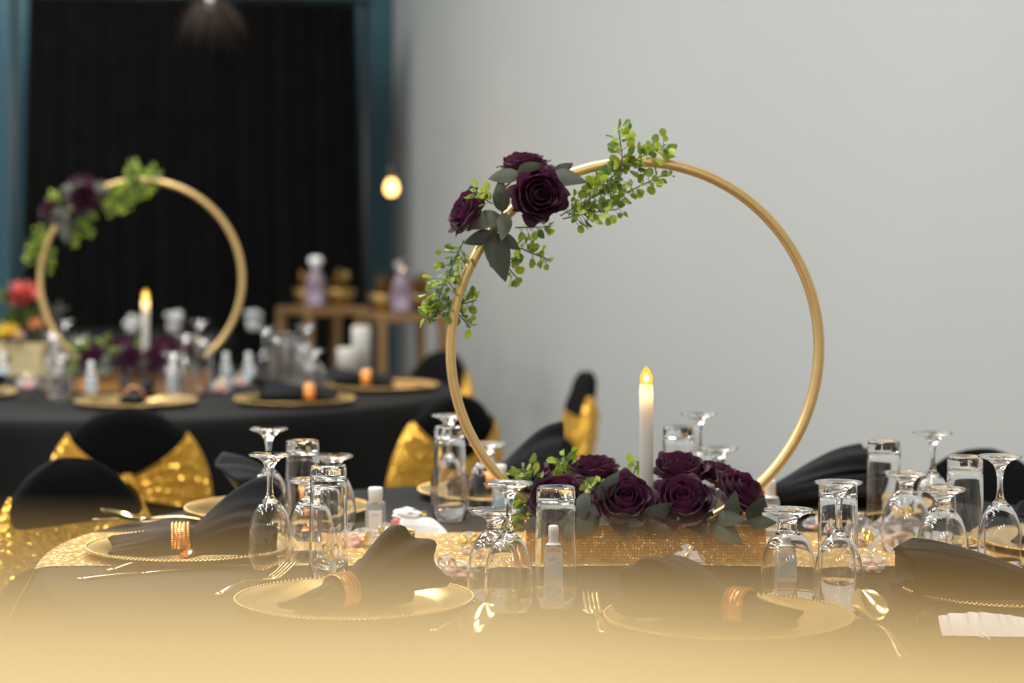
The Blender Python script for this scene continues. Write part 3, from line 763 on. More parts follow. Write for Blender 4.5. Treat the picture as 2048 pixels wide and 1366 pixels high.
# roses
def rose_meshes():
    R = {}
    def petal(rt, h, span, curl, seed, z0=0.0, tip=0.0):
        rnd = random.Random(seed); nu, nv = 9, 8; vs, fs = [], []; a0 = rnd.uniform(0, 6)
        for j in range(nv + 1):
            v = j / nv
            wv = (0.45 + 0.55 * math.sin(PI * min(0.5, v * 0.75))) * (1 - 0.30 * max(0, (v - 0.7) / 0.3) ** 2)
            for i in range(nu + 1):
                u = -1 + 2 * i / nu; th = span * u * wv
                r = rt * math.sin(PI * (0.09 + 0.56 * v)); z = z0 + h * v ** 0.95 - 0.05 * u * u * v
                e = max(0, v - 0.72) / 0.28
                r += curl * e * e * (1 + 0.5 * math.sin(3 * u + a0)); z -= curl * 0.55 * e ** 3
                z += tip * max(0, 1 - 3 * abs(u)) * e
                r += 0.035 * abs(u) ** 3 * rt + 0.02 * math.sin(5 * u + 6 * v + a0) * v
                z += 0.025 * math.sin(6 * u + a0) * v
                vs.append((r * math.cos(th), r * math.sin(th), z))
        w_ = nu + 1
        for j in range(nv):
            for i in range(nu):
                a = j * w_ + i; fs.append((a, a + 1, a + w_ + 1, a + w_))
        return mesh('petal', vs, fs, 'rose')
    R['L'] = [[petal(0.42, 0.98, 1.25, 0.03, s) for s in (1, 2)], [petal(0.60, 0.97, 1.10, 0.08, s) for s in (3, 4)],
              [petal(0.80, 0.92, 0.95, 0.13, s, 0, 0.04) for s in (5, 6)], [petal(0.98, 0.80, 0.85, 0.20, s, 0, 0.08) for s in (7, 8)], [petal(1.0, 0.58, 0.62, 0.30, s, -0.02, 0.1) for s in (9, 10)]]
    vs, fs = [], []; n = 60                 # rolled heart
    for i in range(n + 1):
        t = i / n; a = t * 4.6 * PI; r = 0.05 + 0.24 * t
        for j in range(6):
            v = j / 5; rr = r * (0.75 + 0.35 * math.sin(PI * 0.8 * v)); vs.append((rr * math.cos(a), rr * math.sin(a), 0.15 + (0.80 - 0.10 * (1 - t)) * v + 0.03 * math.sin(a * 1.7)))
    for i in range(n):
        for j in range(5):
            a = i * 6 + j; fs.append((a, a + 6, a + 7, a + 1))
    R['heart'] = mesh('heart', vs, fs, 'rose')
    R['calyx'] = lathe_mesh('calyx', [(0.001, -0.22), (0.09, -0.20), (0.14, -0.10), (0.24, 0.0), (0.40, 0.08), (0.30, 0.10), (0.05, 0.08)], 'stem', 12)
    return R
RM = rose_meshes()
ROSES = 0
def rose(p, d, r, label, far, rnd):
    t = thing('rose', label, 'rose', p - Vector(d).normalized() * r * 0.45, aim(d) @ Euler((0, 0, rnd.uniform(0, 6))).to_quaternion(), 'burgundy silk roses', r)
    ob('heart', RM['heart'], t); ob('calyx', RM['calyx'], t)
    for L, cnt in enumerate((3, 4, 5, 5, 4)):
        a0 = rnd.uniform(0, 6)
        for k in range(cnt):
            tilt = rnd.uniform(-0.05, 0.07) + 0.02 * L
            ob('petal', RM['L'][L][k % 2], t, (0, 0, 0), (rnd.uniform(-0.05, 0.05), tilt, a0 + 2 * PI * k / cnt + rnd.uniform(-0.12, 0.12)), rnd.uniform(0.95, 1.05))
    return both(t, far)
rr = random.Random(21)
DH = 3.565
for x, y, d, dirv, r, lab, far in (
    (1050, 328, DH + 0.02, (-0.05, -0.15, 1), 0.034, 'topmost burgundy silk rose on the near hoop, seen from its side', 'blurred topmost burgundy rose on the far hoop'),
    (1077, 390, DH - 0.035, (0.25, -1, 0.12), 0.0375, 'largest burgundy silk rose facing forward on the near hoop', 'blurred dark rose at the middle of the far hoop\'s spray'),
    (935, 422, DH, (-0.75, -0.35, 0.45), 0.036, 'leftmost burgundy silk rose on the near hoop, turned outward', 'blurred leftmost rose on the far hoop'),
    (1062, 955, 3.60, (-0.3, -0.2, 0.9), 0.030, 'purple-edged silk rose at the back left corner of the near box', 'blurred rose at the back left of the far box'),
    (1190, 938, 3.61, (0.0, -0.1, 1), 0.037, 'silk rose at the back of the near box, left of candle', 'blurred rose behind the others left of the far candle'),
    (1115, 1003, 3.52, (-0.1, -0.7, 0.6), 0.042, 'silk rose behind the centre tumbler on the near box', 'blurred rose at the far box\'s left front'),
    (1250, 1002, 3.50, (0.05, -0.75, 0.65), 0.042, 'round silk rose at the front of the near box below candle', 'blurred dark rose at the front of the far box below candle'),
    (1362, 938, 3.595, (0.05, -0.3, 0.9), 0.039, 'upper silk rose right of the candle on the near box', 'blurred upper rose right of the far candle'),
    (1364, 1003, 3.495, (0.0, -0.65, 0.7), 0.044, 'largest box rose, front row right of the near candle', 'blurred front rose right of the far candle'),
    (1442, 950, 3.61, (0.3, -0.1, 0.9), 0.034, 'silk rose at the back right of the near box', 'blurred rose at the far box\'s back right'),
    (1483, 985, 3.535, (0.55, -0.45, 0.7), 0.039, 'rightmost silk rose on the near box above pale leaves', 'blurred rightmost rose on the far box')):
    rose(px(x, y, d), dirv, r, lab, far, rr)

# broad dusty leaves
def leaf_mesh(seed):
    rnd = random.Random(seed); vs, fs = [], []; nl, nw = 10, 6; bend = rnd.uniform(0.05, 0.22); ph = rnd.uniform(0, 6)
    for i in range(nl + 1):
        t = i / nl; hw = 0.27 * math.sin(PI * t ** 0.8) ** 0.85 * (1 - 0.25 * t) + 0.004
        for j in range(nw + 1):
            v = -1 + 2 * j / nw; vs.append((v * hw, -0.10 * abs(v) * hw * 4 * 0.3 + 0.015 * math.sin(9 * t + ph) * v, t))
            x, y, z = vs[-1]; vs[-1] = (x, y + bend * math.sin(PI * t) * 0.5 - 0.1 * t * t, z)
    w_ = nw + 1
    for i in range(nl):
        for j in range(nw):
            a = i * w_ + j; fs.append((a, a + 1, a + w_ + 1, a + w_))
    return mesh('leaf', vs, fs, 'leaf')
LM = [leaf_mesh(s) for s in range(5)]
def leaf_spray(name_label, far, leaves, depth):
    """leaves: (base px, tip px, depth of the tip relative to the base)"""
    b0 = px(*leaves[0][0], depth)
    t = thing('leaf_spray', name_label, 'leaves', b0, None, 'dusty green silk leaves')
    pts = []
    for i, (b, tp, dz) in enumerate(leaves):
        pb_ = px(*b, depth); pt = px(*tp, depth + dz); d = pt - pb_; L = d.length
        q_ = d.normalized().to_track_quat('Z', 'Y')
        # face the broad side to the viewer, each a little turned
        zz = d.normalized(); yy = Vector((0.25 * math.sin(i * 2.1), -1, 0.35 * math.cos(i * 1.3))); yy = (yy - zz * yy.dot(zz)).normalized(); xx = yy.cross(zz)
        mtx = Matrix((xx, yy, zz)).transposed()
        ob('leaf', LM[i % 5], t, pb_ - b0, mtx.to_quaternion(), L)
        pts.append(pb_ - b0)
    c = sum(pts, Vector()) / len(pts)
    vs, fs = join(*[tube([c + Vector((0, 0.012, 0)), (c + p) / 2 + Vector((0, 0.012, 0)), p], 0.0016, 6) for p in pts])
    ob('stem', mesh('stem', vs, fs, 'stem'), t)
    return both(t, far)
DL = 3.552
leaf_spray('dusty green leaves fanned below the roses on the near hoop', 'blurred grey-green leaves below the far hoop\'s roses',
    [((1000, 430), (928, 455), -0.02), ((1012, 425), (1005, 478), -0.03), ((985, 465), (927, 488), 0.0), ((985, 462), (1010, 562), -0.02), ((1000, 470), (1042, 500), 0.01), ((1005, 425), (1000, 355), -0.01)], DL)
leaf_spray('dusty green leaves right of the large rose on the near hoop', 'blurred grey-green leaves right of the far hoop\'s roses',
    [((1100, 352), (1172, 362), -0.02), ((1105, 350), (1148, 326), 0.01), ((1115, 372), (1142, 392), 0.0)], DL + 0.005)
leaf_spray('small leaves between the top rose and the large hoop rose', 'blurred leaf tips between the far hoop\'s two upper roses',
    [((1040, 350), (975, 356), 0.0), ((1035, 345), (1082, 328), -0.02), ((1010, 375), (985, 395), -0.01)], DL - 0.005)
leaf_spray('dusty leaves at the front left of the near rose box', 'blurred leaves at the front left of the far rose box',
    [((1200, 1035), (1130, 1062), -0.03), ((1165, 1030), (1120, 1040), -0.03), ((1170, 985), (1160, 1045), -0.02), ((1195, 1000), (1240, 945), 0.0), ((1080, 1035), (1045, 1060), -0.01)], 3.50)
leaf_spray('dusty leaves pointing down over the middle of the near box front', 'blurred leaves over the middle of the far box front',
    [((1240, 1042), (1249, 1082), -0.025), ((1215, 1040), (1290, 1055), -0.03), ((1285, 1040), (1345, 1008), -0.03), ((1280, 1048), (1335, 1060), -0.03)], 3.49)
leaf_spray('pale dusty leaves spilling over the right of the near box', 'blurred pale leaves spilling over the right of the far box',
    [((1420, 1045), (1487, 1088), -0.03), ((1395, 1048), (1415, 1078), -0.02), ((1462, 1035), (1470, 985), -0.03), ((1495, 1040), (1530, 995), -0.02), ((1495, 1045), (1552, 1045), -0.02), ((1430, 1035), (1490, 1040), -0.03)], 3.485)

# small-leaved eucalyptus
def small_leaf(seed):
    rnd = random.Random(seed); vs = [(0, 0, 0)]; n = 8
    for k in range(n):
        a = 2 * PI * k / n; r = 0.5 * (1 + 0.08 * rnd.uniform(-1, 1)); vs.append((r * math.cos(a) * 0.8, 0.10 * math.cos(2 * a) + 0.05, 0.52 + r * math.sin(a)))
    vs.append((0, -0.05, 0.52)); fs = [(n + 1, 1 + k, 1 + (k + 1) % n) for k in range(n)] + [(0, 1 + (n * 3) // 4, 1 + (n * 3) // 4 + 1)]
    return mesh('leaf', vs, fs, 'sprig')
SM = [small_leaf(s) for s in range(3)]
def sprig(label, far, pts, depth, cnt, spread=1.0, size=0.0148, rnd=random.Random(9)):
    P = [px(x, y, depth + (dz[0] if dz else 0)) for x, y, *dz in pts]
    t = thing('eucalyptus_sprig', label, 'greenery', P[0], None, 'eucalyptus sprigs')
    loc = [p - P[0] for p in P]
    seglen = [(loc[i + 1] - loc[i]).length for i in range(len(loc) - 1)]; tot = sum(seglen)
    def at(s):
        for i, L in enumerate(seglen):
            if s <= L or i == len(seglen) - 1: return loc[i].lerp(loc[i + 1], min(1, s / L)), (loc[i + 1] - loc[i]).normalized()
            s -= L
    acc = [tube([at(tot * k / 8)[0] for k in range(9)], [0.0011] * 8 + [0.0005], 5)]
    cnt = int(cnt * 1.75)
    for k in range(cnt):
        s = tot * (0.08 + 0.92 * (k + 0.5) / cnt); p, d = at(s)
        off = Vector((rnd.gauss(0, 1), rnd.gauss(0, 1), rnd.gauss(0, 1))); off = (off - d * off.dot(d)).normalized()
        L = rnd.uniform(0.25, 1.0) * 0.016 * spread
        q_ = p + off * L + d * L * 0.4
        if L > 0.005: acc.append(tube([p, q_], 0.0005, 4))
        dirv = (off + d * rnd.uniform(0.1, 0.8) + Vector((0, rnd.uniform(-0.5, 0.2), rnd.uniform(0, 0.3)))).normalized()
        quat = aim(dirv) @ Euler((0, 0, rnd.uniform(0, 6))).to_quaternion()
        ob('leaf', SM[k % 3], t, q_, quat, size * rnd.uniform(0.75, 1.25))
    ob('stem', mesh('stem', *join(*acc), 'stem'), t)
    return both(t, far)
for lab, far, pts, dep, cnt, spr in (
    ('dense eucalyptus sprig right of the large hoop rose', 'blurred dense green sprig right of the far hoop roses', [(1120, 432), (1160, 408), (1205, 385), (1240, 358)], 3.57, 46, 1.6),
    ('eucalyptus tip pointing straight up above the near hoop', 'blurred green tip rising above the far hoop', [(1243, 350), (1244, 305), (1236, 255)], 3.58, 20, 0.8),
    ('eucalyptus sprig lying along the top of the near hoop', 'blurred green sprig along the top of the far hoop', [(1240, 335), (1285, 312), (1332, 288)], 3.585, 24, 0.9),
    ('eucalyptus sprig hanging inside the top of the near hoop', 'blurred green sprig inside the top of the far hoop', [(1225, 398), (1280, 372), (1335, 345)], 3.57, 16, 0.6),
    ('eucalyptus sprig with curling tip below the dense green at hoop', 'blurred green curl below the far hoop\'s dense sprig', [(1125, 438), (1180, 425), (1240, 418)], 3.56, 20, 1.0),
    ('eucalyptus sprig trailing downward from top of the near hoop', 'blurred green trailing sprig at the far hoop\'s top', [(1250, 318), (1225, 355), (1190, 395)], 3.59, 24, 1.0),
    ('dark little sprig directly below the large hoop rose', 'blurred dark sprig below the far hoop\'s middle rose', [(1030, 455), (1060, 455), (1100, 452)], 3.58, 10, 0.7),
    ('eucalyptus sprig reaching right below the near hoop leaves', 'blurred sprig reaching right below the far hoop leaves', [(1025, 490), (1060, 505), (1095, 518)], 3.58, 14, 0.7),
    ('short eucalyptus tuft hanging below the near hoop leaves', 'blurred short tuft hanging below the far hoop leaves', [(1000, 505), (1020, 540), (1040, 562)], 3.58, 9, 0.7),
    ('dense eucalyptus sprig down the outside left of the near hoop', 'blurred dense sprig outside left of the far hoop', [(928, 480), (905, 530), (882, 580), (872, 625)], 3.57, 52, 1.5),
    ('eucalyptus tip crossing the near hoop to the inside', 'blurred tip crossing the far hoop to the inside', [(895, 605), (925, 608), (955, 600)], 3.575, 10, 0.6),
    ('lowest eucalyptus tip trailing inside the near hoop', 'blurred lowest tip trailing inside the far hoop', [(895, 612), (918, 630), (942, 655)], 3.575, 8, 0.5),
    ('greyish sprig end sticking out left of the near hoop', 'blurred sprig end sticking out left of the far hoop', [(905, 600), (885, 622), (850, 628)], 3.57, 12, 0.8),
    ('tiny eucalyptus tuft lying on the leftmost hoop rose', 'blurred tiny tuft on the far hoop\'s leftmost rose', [(985, 408), (965, 395), (945, 380)], 3.525, 9, 0.6),
    ('bright eucalyptus tuft at the upper left of the near box', 'blurred bright tuft at the upper left of the far box', [(1070, 985), (1055, 955), (1045, 938)], 3.555, 22, 1.2),
    ('bright eucalyptus tuft hanging at the left end of the near box', 'blurred bright tuft at the left end of the far box', [(1062, 995), (1050, 1020), (1042, 1055)], 3.535, 34, 1.3),
    ('eucalyptus tuft between the two back left box roses', 'blurred tuft between the far box\'s back left roses', [(1145, 960), (1135, 935), (1128, 915)], 3.62, 18, 1.0),
    ('eucalyptus tuft between the front roses left of near candle', 'blurred tuft between the far box\'s front roses', [(1165, 1000), (1182, 985), (1200, 965)], 3.53, 16, 0.9),
    ('small eucalyptus tuft just left of the near candle', 'blurred small tuft just left of the far candle', [(1262, 970), (1268, 945), (1275, 925)], 3.61, 9, 0.6)):
    sprig(lab, far, pts, dep, cnt, spr)

# the far table carries the same arrangement
SHIFT = Vector((px(283, 560, 6.74).x - HC.x, 6.74 - HC.y, TZ - RZ))
for o, far in ARR:
    c = copy_tree(o); c.location = Vector(o.location) + SHIFT; c['label'] = far

# ------------------------------------------------------------------ bottles
def rbox_ring(w_, d_, z, n=24, e=0.35):
    return [(w_ * math.copysign(abs(math.cos(2 * PI * k / n)) ** e, math.cos(2 * PI * k / n)), d_ * math.copysign(abs(math.sin(2 * PI * k / n)) ** e, math.sin(2 * PI * k / n)), z) for k in range(n)]
def text_mesh(s, size, m):
    cu = bpy.data.curves.new('print', 'FONT'); cu.body = s; cu.size = size; cu.align_x = 'CENTER'
    o = bpy.data.objects.new('print', cu); COL.objects.link(o)
    bpy.context.view_layer.update()
    me = bpy.data.meshes.new_from_object(o.evaluated_get(bpy.context.evaluated_depsgraph_get()))
    bpy.data.objects.remove(o); me.materials.clear(); me.materials.append(M[m]); return me
TXT = text_mesh('PURELL', 0.0062, 'label_red'); TXT2 = text_mesh('LOTION', 0.0052, 'ink')
def sanitizer_meshes():
    b = [(0.0128, 0.0085, 0.0005), (0.0142, 0.0095, 0.002), (0.0142, 0.0095, 0.008), (0.0138, 0.0092, 0.04), (0.0130, 0.0088, 0.058), (0.0118, 0.008, 0.064), (0.0075, 0.0068, 0.0675), (0.006, 0.006, 0.069)]
    body = mesh('body', *loft([rbox_ring(x, y, z, 32, 0.5) for x, y, z in b]), 'gel')
    cap = lathe_mesh('cap', [(0.0068, 0.069), (0.0070, 0.0705), (0.0066, 0.078), (0.0072, 0.080), (0.0076, 0.088), (0.0074, 0.094), (0.0055, 0.0958), (0.0005, 0.096)], 'white_plastic', 24)
    col = lathe_mesh('collar', [(0.006, 0.0685), (0.0112, 0.0655), (0.0115, 0.0668), (0.0068, 0.0695)], 'white_plastic', 24)
    y = -0.0099
    lb = mesh('label', *box(-0.0118, 0.0118, y, y + 0.0006, 0.012, 0.056), 'label', False)
    vs = [(-0.0105, y - 0.0002, 0.018)]; top = []
    for i in range(9):
        t = i / 8; top.append((-0.0105 + 0.021 * t, y - 0.0002, 0.0335 + 0.010 * t + 0.002 * math.sin(PI * t)))
    vs += [(0.0105, y - 0.0002, 0.018)] + top[::-1]
    wave = mesh('label_wave', vs, [tuple(range(len(vs)))], 'label_blue', False)
    dot = mesh('label_dot', [(0.0065 + 0.0024 * math.cos(2 * PI * k / 14), y - 0.0004, 0.0225 + 0.0032 * math.sin(2 * PI * k / 14)) for k in range(14)], [tuple(range(14))], 'label_gold', False)
    return body, cap, col, lb, wave, dot
SZ = sanitizer_meshes()
def sanitizer(p, label, rz=0.0, group='hand sanitizer bottles'):
    t = thing('sanitizer_bottle', label, 'bottle', p, (0, 0, rz), group, (1.2, 1.1, 1.0))
    ob('body', SZ[0], t); c = ob('cap', SZ[1], t); ob('collar', SZ[2], c)
    l = ob('label', SZ[3], t); l['label'] = 'white label with pale blue wave and gold dot'
    ob('label_wave', SZ[4], l); ob('label_dot', SZ[5], l)
    ob('print', TXT, l, (0, -0.0102, 0.0445), (PI / 2, math.radians(-12), 0), (0.72, 1, 1))
    return t
def onr(x, y, z=None):
    z = TZ + 0.0002 if z is None else z
    p = on(x, y, z); return p
sanitizer(onr(1106, 1180), 'small sanitizer bottle seen through the front-centre tumbler')
sanitizer(onr(1571, 1178), 'small sanitizer bottle seen through the short goblet right of box', 0.1)
sanitizer(onr(1003, 1038), 'small sanitizer bottle at the foot of the hoop\'s left side', 0.25)
sanitizer(onr(1541, 1075), 'small sanitizer bottle partly hidden behind the box\'s right leaves', -0.3)
def lotion(p, label, rz=0):
    t = thing('lotion_bottle', label, 'bottle', p, (0, 0, rz))
    b = [(0.0150, 0.010, 0.0005), (0.0163, 0.011, 0.002), (0.0165, 0.011, 0.03), (0.0163, 0.011, 0.054), (0.0155, 0.0105, 0.0565), (0.009, 0.009, 0.0575)]
    ob('body', mesh('body', *loft([rbox_ring(x, y, z, 32, 0.5) for x, y, z in b]), 'gel'), t)
    ob('cap', lathe_mesh('cap', [(0.0105, 0.0575), (0.0115, 0.0585), (0.0122, 0.075), (0.0120, 0.0795), (0.0105, 0.081), (0.0005, 0.081)], 'white_plastic', 28), t)
    l = ob('label', mesh('label', *box(-0.012, 0.010, -0.0118, -0.0112, 0.008, 0.044), 'label', False), t)
    ob('print', TXT2, l, (-0.001, -0.0120, 0.034), (PI / 2, 0, 0), (0.62, 1, 1))
    ob('label_dot', mesh('label_dot', [(-0.003 + 0.002 * math.cos(2 * PI * k / 14), -0.0120, 0.0485 + 0.002 * math.sin(2 * PI * k / 14)) for k in range(14)], [tuple(range(14))], 'label_gold', False), t)
    return t
lotion(on(751, 1072, RZ), 'clear lotion bottle with white cap behind the front-left napkin', 0.1)

# ------------------------------------------------------------------ favours
def blob(seed, sx, sy, sz, amp=0.25, n=18, m_=12, fr=1.0):
    vs, fs = [], []; o = Vector((seed * 3.1, seed * 1.7, seed))
    for j in range(m_ + 1):
        ph = PI * j / m_
        for i in range(n):
            a = 2 * PI * i / n; d = Vector((math.sin(ph) * math.cos(a), math.sin(ph) * math.sin(a), math.cos(ph)))
            r = 1 + amp * noise.noise(d * 2.2 * fr + o) + amp * 0.6 * noise.noise(d * 5 * fr + o)
            vs.append((sx * d.x * r, sy * d.y * r, max(0.0005, sz * (1 + d.z * r))))
    for j in range(m_):
        for i in range(n):
            i2 = (i + 1) % n; fs.append((j * n + i, (j + 1) * n + i, (j + 1) * n + i2, j * n + i2))
    return vs, fs
def sweet_bag(p, size, label, seed, sweet='pink', tie=(0.0, 0.0, 1.8), tall=1.0, nsw=4):
    t = thing('sweet_bag', label, 'bag', p, (0, 0, seed * 0.9), 'clear cellophane sweet bags')
    ob('film', mesh('film', *blob(seed, size, size * 0.7, size * 0.42 * tall, 0.45), 'cello', False), t)
    rnd = random.Random(seed)
    for k in range(nsw):
        a = 2 * PI * k / nsw + rnd.uniform(-0.3, 0.3); rr_ = size * 0.42
        ob('sweet', mesh('sweet', *blob(seed + k, size * 0.28, size * 0.24, size * 0.13, 0.12, 12, 8), sweet), t, (rr_ * math.cos(a), rr_ * 0.6 * math.sin(a), 0.002 + (size * 0.2 if k % 2 else 0)))
    # twist tie: two loops and a knot
    c = Vector((tie[0] * size, tie[1] * size, size * 0.42 * tall * tie[2]))
    acc = [blob(seed + 9, 0.004, 0.004, 0.004, 0.1, 8, 6)]
    acc[0] = ([(x + c.x, y + c.y, z + c.z - 0.004) for x, y, z in acc[0][0]], acc[0][1])
    for sg in (-1, 1):
        pts = [c + Vector((sg * 0.011 * math.sin(PI * k / 6) * (1 if k < 6 else 1), 0.004 * math.cos(k), 0.010 * (1 - math.cos(2 * PI * k / 6)) * 0.5 + sg * 0.002)) for k in range(7)]
        pts = [c + Vector((sg * (0.002 + 0.012 * math.sin(PI * k / 8)), 0.003 * math.sin(2 * PI * k / 8), 0.009 * math.sin(2 * PI * k / 8))) for k in range(9)]
        acc.append(tube(pts, 0.0022, 6))
        acc.append(tube([c, c + Vector((sg * 0.008, -0.006, -0.004)), c + Vector((sg * 0.016, -0.008, -0.002))], 0.0016, 5))
    o = ob('twist_tie', mesh('twist_tie', *join(*acc), 'ribbon', False), t); o['label'] = 'shiny gold ribbon tie'
    nk = [tube([c, c + Vector((math.cos(a) * 0.006, math.sin(a) * 0.006, 0.014))], [0.0015, 0.006], 6, False) for a in (0, 2.1, 4.2)]
    ob('gathered_neck', mesh('gathered_neck', *join(*nk), 'cello', False), t)
    return t
def runr(x, y):
    p = on(x, y, RZ + 0.0002); return p
sweet_bag(on(905, 1160, TZ + .0003), 0.036, 'clear bag of pink sweets beside the front-centre goblets', 3, 'pink', (0.2, 0.1, 1.5))
sweet_bag(on(1372, 1150, TZ + .0003), 0.036, 'clear sweet bag in front of the rose box above front-right napkin', 5, 'peach', (-0.3, 0, 1.6), 1.2)
sweet_bag(runr(770, 1088), 0.030, 'clear gold-tied bag in front of the lotion bottle', 8, 'peach', (-0.3, -0.3, 1.7))
sweet_bag(runr(718, 1092), 0.032, 'crumpled clear bag between the left tumblers and lotion bottle', 12, 'pink', (0.3, 0.5, 1.2))
sweet_bag(runr(662, 1120), 0.022, 'clear bag of pink sweets seen through the front-left tumbler', 14, 'pink', (0, 0.3, 1.5))
sweet_bag(runr(1795, 1090), 0.042, 'biggest clear bag with bright gold bow at right', 17, 'peach', (-0.1, -0.2, 2.0), 1.5)
sweet_bag(on(1745, 1142, TZ + .0003), 0.034, 'clear bag of pale sweets right of the long-stemmed goblet', 19, 'peach', (-0.8, 0, 1.6), 0.9)
sweet_bag(runr(1722, 1092), 0.026, 'peach sweet bag upright behind the right tumbler', 22, 'peach', (-0.2, -0.6, 0.8), 2.2)
sweet_bag(runr(940, 1108), 0.020, 'small gold-necked bag on the runner left of goblets', 25, 'peach', (0.1, 0, 2.4))
sweet_bag(on(1640, 1062, TZ + .0003), 0.030, 'clear sweet bag half hidden left of the right tumbler', 28, 'pink', (0.3, 0.2, 1.5))
# tissue packet, shot glass, paper, stopper
def tissue():
    p = on(838, 1064); t = thing('tissue_packet', 'white plastic tissue packet lying left of the centre goblets', 'packet', (p.x, p.y, TZ + .0003), (0, 0, 0.15))
    vs, fs = [], []; nx_, ny_ = 20, 12
    for side in (0, 1):
        for i in range(nx_ + 1):
            for j in range(ny_ + 1):
                u, v = -1 + 2 * i / nx_, -1 + 2 * j / ny_
                e = (1 - abs(u) ** 4) * (1 - abs(v) ** 4); h = 0.024 * e * (1 - 0.45 * u) * (1 + 0.35 * noise.noise(Vector((u * 2.4, v * 2.4, 1)))) + 0.0015
                vs.append((0.045 * u * (1 + 0.04 * noise.noise(Vector((v * 4, 3, u)))), 0.034 * v, h if side == 0 else 0.0))
    w_ = ny_ + 1; k = (nx_ + 1) * w_
    for i in range(nx_):
        for j in range(ny_):
            a = i * w_ + j; fs.append((a, a + w_, a + w_ + 1, a + 1)); fs.append((k + a, k + a + 1, k + a + w_ + 1, k + a + w_))
    ob('wrapper', mesh('wrapper', vs, fs, 'tissue', False), t)
    ob('flap', mesh('flap', *blob(31, 0.024, 0.016, 0.013, 0.3), 'tissue', False), t, (-0.022, -0.005, 0.016))
    ob('sticker', mesh('sticker', *blob(33, 0.008, 0.003, 0.008, 0.1, 10, 8), 'pink'), t, (-0.042, -0.022, 0.010))
    ob('twist_tie', mesh('twist_tie', *blob(35, 0.006, 0.004, 0.005, 0.3, 8, 6), 'ribbon', False), t, (0.008, 0.0, 0.026))
tissue()
p = runr(806, 1108)
sg_ = thing('shot_glass', 'small gold-rimmed shot glass behind the front-left napkin', 'glass', p)
ob('cup', lathe_mesh('cup', [(0.0002, 0.0), (0.0165, 0.0), (0.0172, 0.001), (0.019, 0.034), (0.0183, 0.034), (0.0164, 0.009), (0.0002, 0.008)], 'glass', 32), sg_)
ob('gold_rim', lathe_mesh('gold_rim', [(0.0182, 0.0335), (0.0192, 0.0335), (0.0193, 0.036), (0.0188, 0.0367), (0.0182, 0.036), (0.0182, 0.0335)], 'ribbon', 32), sg_)
def torn_paper():
    rnd = random.Random(4); a = on(1880, 1274); n = 40; top, bot = [], []
    x0, x1 = 0.553, 0.76; y0, y1 = 2.925, 3.01
    vs, fs = [], []; m_ = 8
    for i in range(n + 1):
        t = i / n; x = x0 + (x1 - x0) * t
        yt = y1 - 0.05 * max(0, t - 0.55) + rnd.uniform(-0.007, 0.006); yb = y0 - 0.02 * t + 0.11 * max(0, t - 0.72) + rnd.uniform(-0.002, 0.002)
        for j in range(m_ + 1):
            v = j / m_; z = TZ + 0.0012 + 0.010 * v ** 2 * (1 + 0.4 * math.sin(7 * t)) + 0.004 * max(0, t - 0.5) * math.sin(12 * t + 2 * v)
            vs.append((x + 0.01 * v, yb + (yt - yb) * v, z))
    w_ = m_ + 1; k = len(vs)
    vs += [(x, y, z - 0.0004) for x, y, z in vs]
    for i in range(n):
        for j in range(m_):
            q_ = i * w_ + j; fs.append((q_, q_ + w_, q_ + w_ + 1, q_ + 1)); fs.append((k + q_, k + q_ + 1, k + q_ + w_ + 1, k + q_ + w_))
    o = mesh('sheet', vs, fs, 'paper', False)
    t = thing('torn_paper', 'torn white paper scrap lying at the lower right edge', 'paper')
    ob('sheet', o, t)
    for (xa, ya, xb, yb) in ((1968, 1268, 1972, 1280), (1955, 1270, 1960, 1277)):
        pa, pb_ = on(xa, ya), on(xb + 8, yb); vs, fs = tube([pa + Vector((0, 0, 0.002)), pb_ + Vector((0, 0, 0.0015))], [0.003, 0.0008], 5)
        ob('torn_strip', mesh('torn_strip', vs, fs, 'paper', False), t)
torn_paper()
pa, pb_ = on(1868, 1221), on(1840, 1250)
st = thing('glass_dropper', 'small clear dropper lying left of the torn paper', 'dropper', pa + Vector((0, 0, 0.0072)))
dv = pb_ - pa
vs, fs = tube([dv * 0, dv * 0.08, dv * 0.55, dv * 0.62, dv * 0.7, dv * 0.95, dv], [0.002, 0.0045, 0.005, 0.0066, 0.0066, 0.0068, 0.003], 16); ob('tube', mesh('tube', vs, fs, 'glass'), st)

# ------------------------------------------------------------------ far table: glasses, bottles, crate, candles
G2 = 'blurred upturned glasses on the far table'
for kind, x, y, lab in (
    ('tall', 130, 641, 'blurred upturned goblet, tallest of the glasses under the far hoop\'s left foot'),
    ('short', 108, 676, 'blurred upturned short goblet left of the far hoop\'s left foot'),
    ('tumbler', 160, 668, 'blurred upturned tumbler right of the far hoop\'s left foot'),
    ('tall', 104, 664, 'blurred upturned goblet in front of the cream crate'),
    ('short', 120, 708, 'blurred upturned short goblet nearest the far table\'s left front'),
    ('tall', 398, 641, 'blurred upturned goblet, tallest by the far hoop\'s right foot'),
    ('tumbler', 405, 672, 'blurred upturned tumbler behind the far hoop\'s right foot'),
    ('short', 345, 705, 'blurred upturned short goblet right of the far box\'s roses'),
    ('tall', 370, 668, 'blurred upturned goblet between the far roses and hoop foot'),
    ('short', 386, 686, 'blurred upturned short goblet under the far hoop\'s right foot'),
    ('tall', 612, 650, 'blurred upturned goblet, rightmost and tallest on the far table'),
    ('tumbler', 560, 668, 'blurred upturned tumbler in the far table\'s right glass group'),
    ('short', 605, 684, 'blurred upturned short goblet in the far table\'s right glass group'),
    ('tall', 530, 655, 'blurred upturned goblet left in the far table\'s right glass group'),
    ('short', 625, 700, 'blurred upturned short goblet, lowest in the right glass group'),
    ('tumbler', 580, 664, 'blurred upturned tumbler, middle of the far table\'s right glass group')):
    glass(kind, x, y, lab, G2)
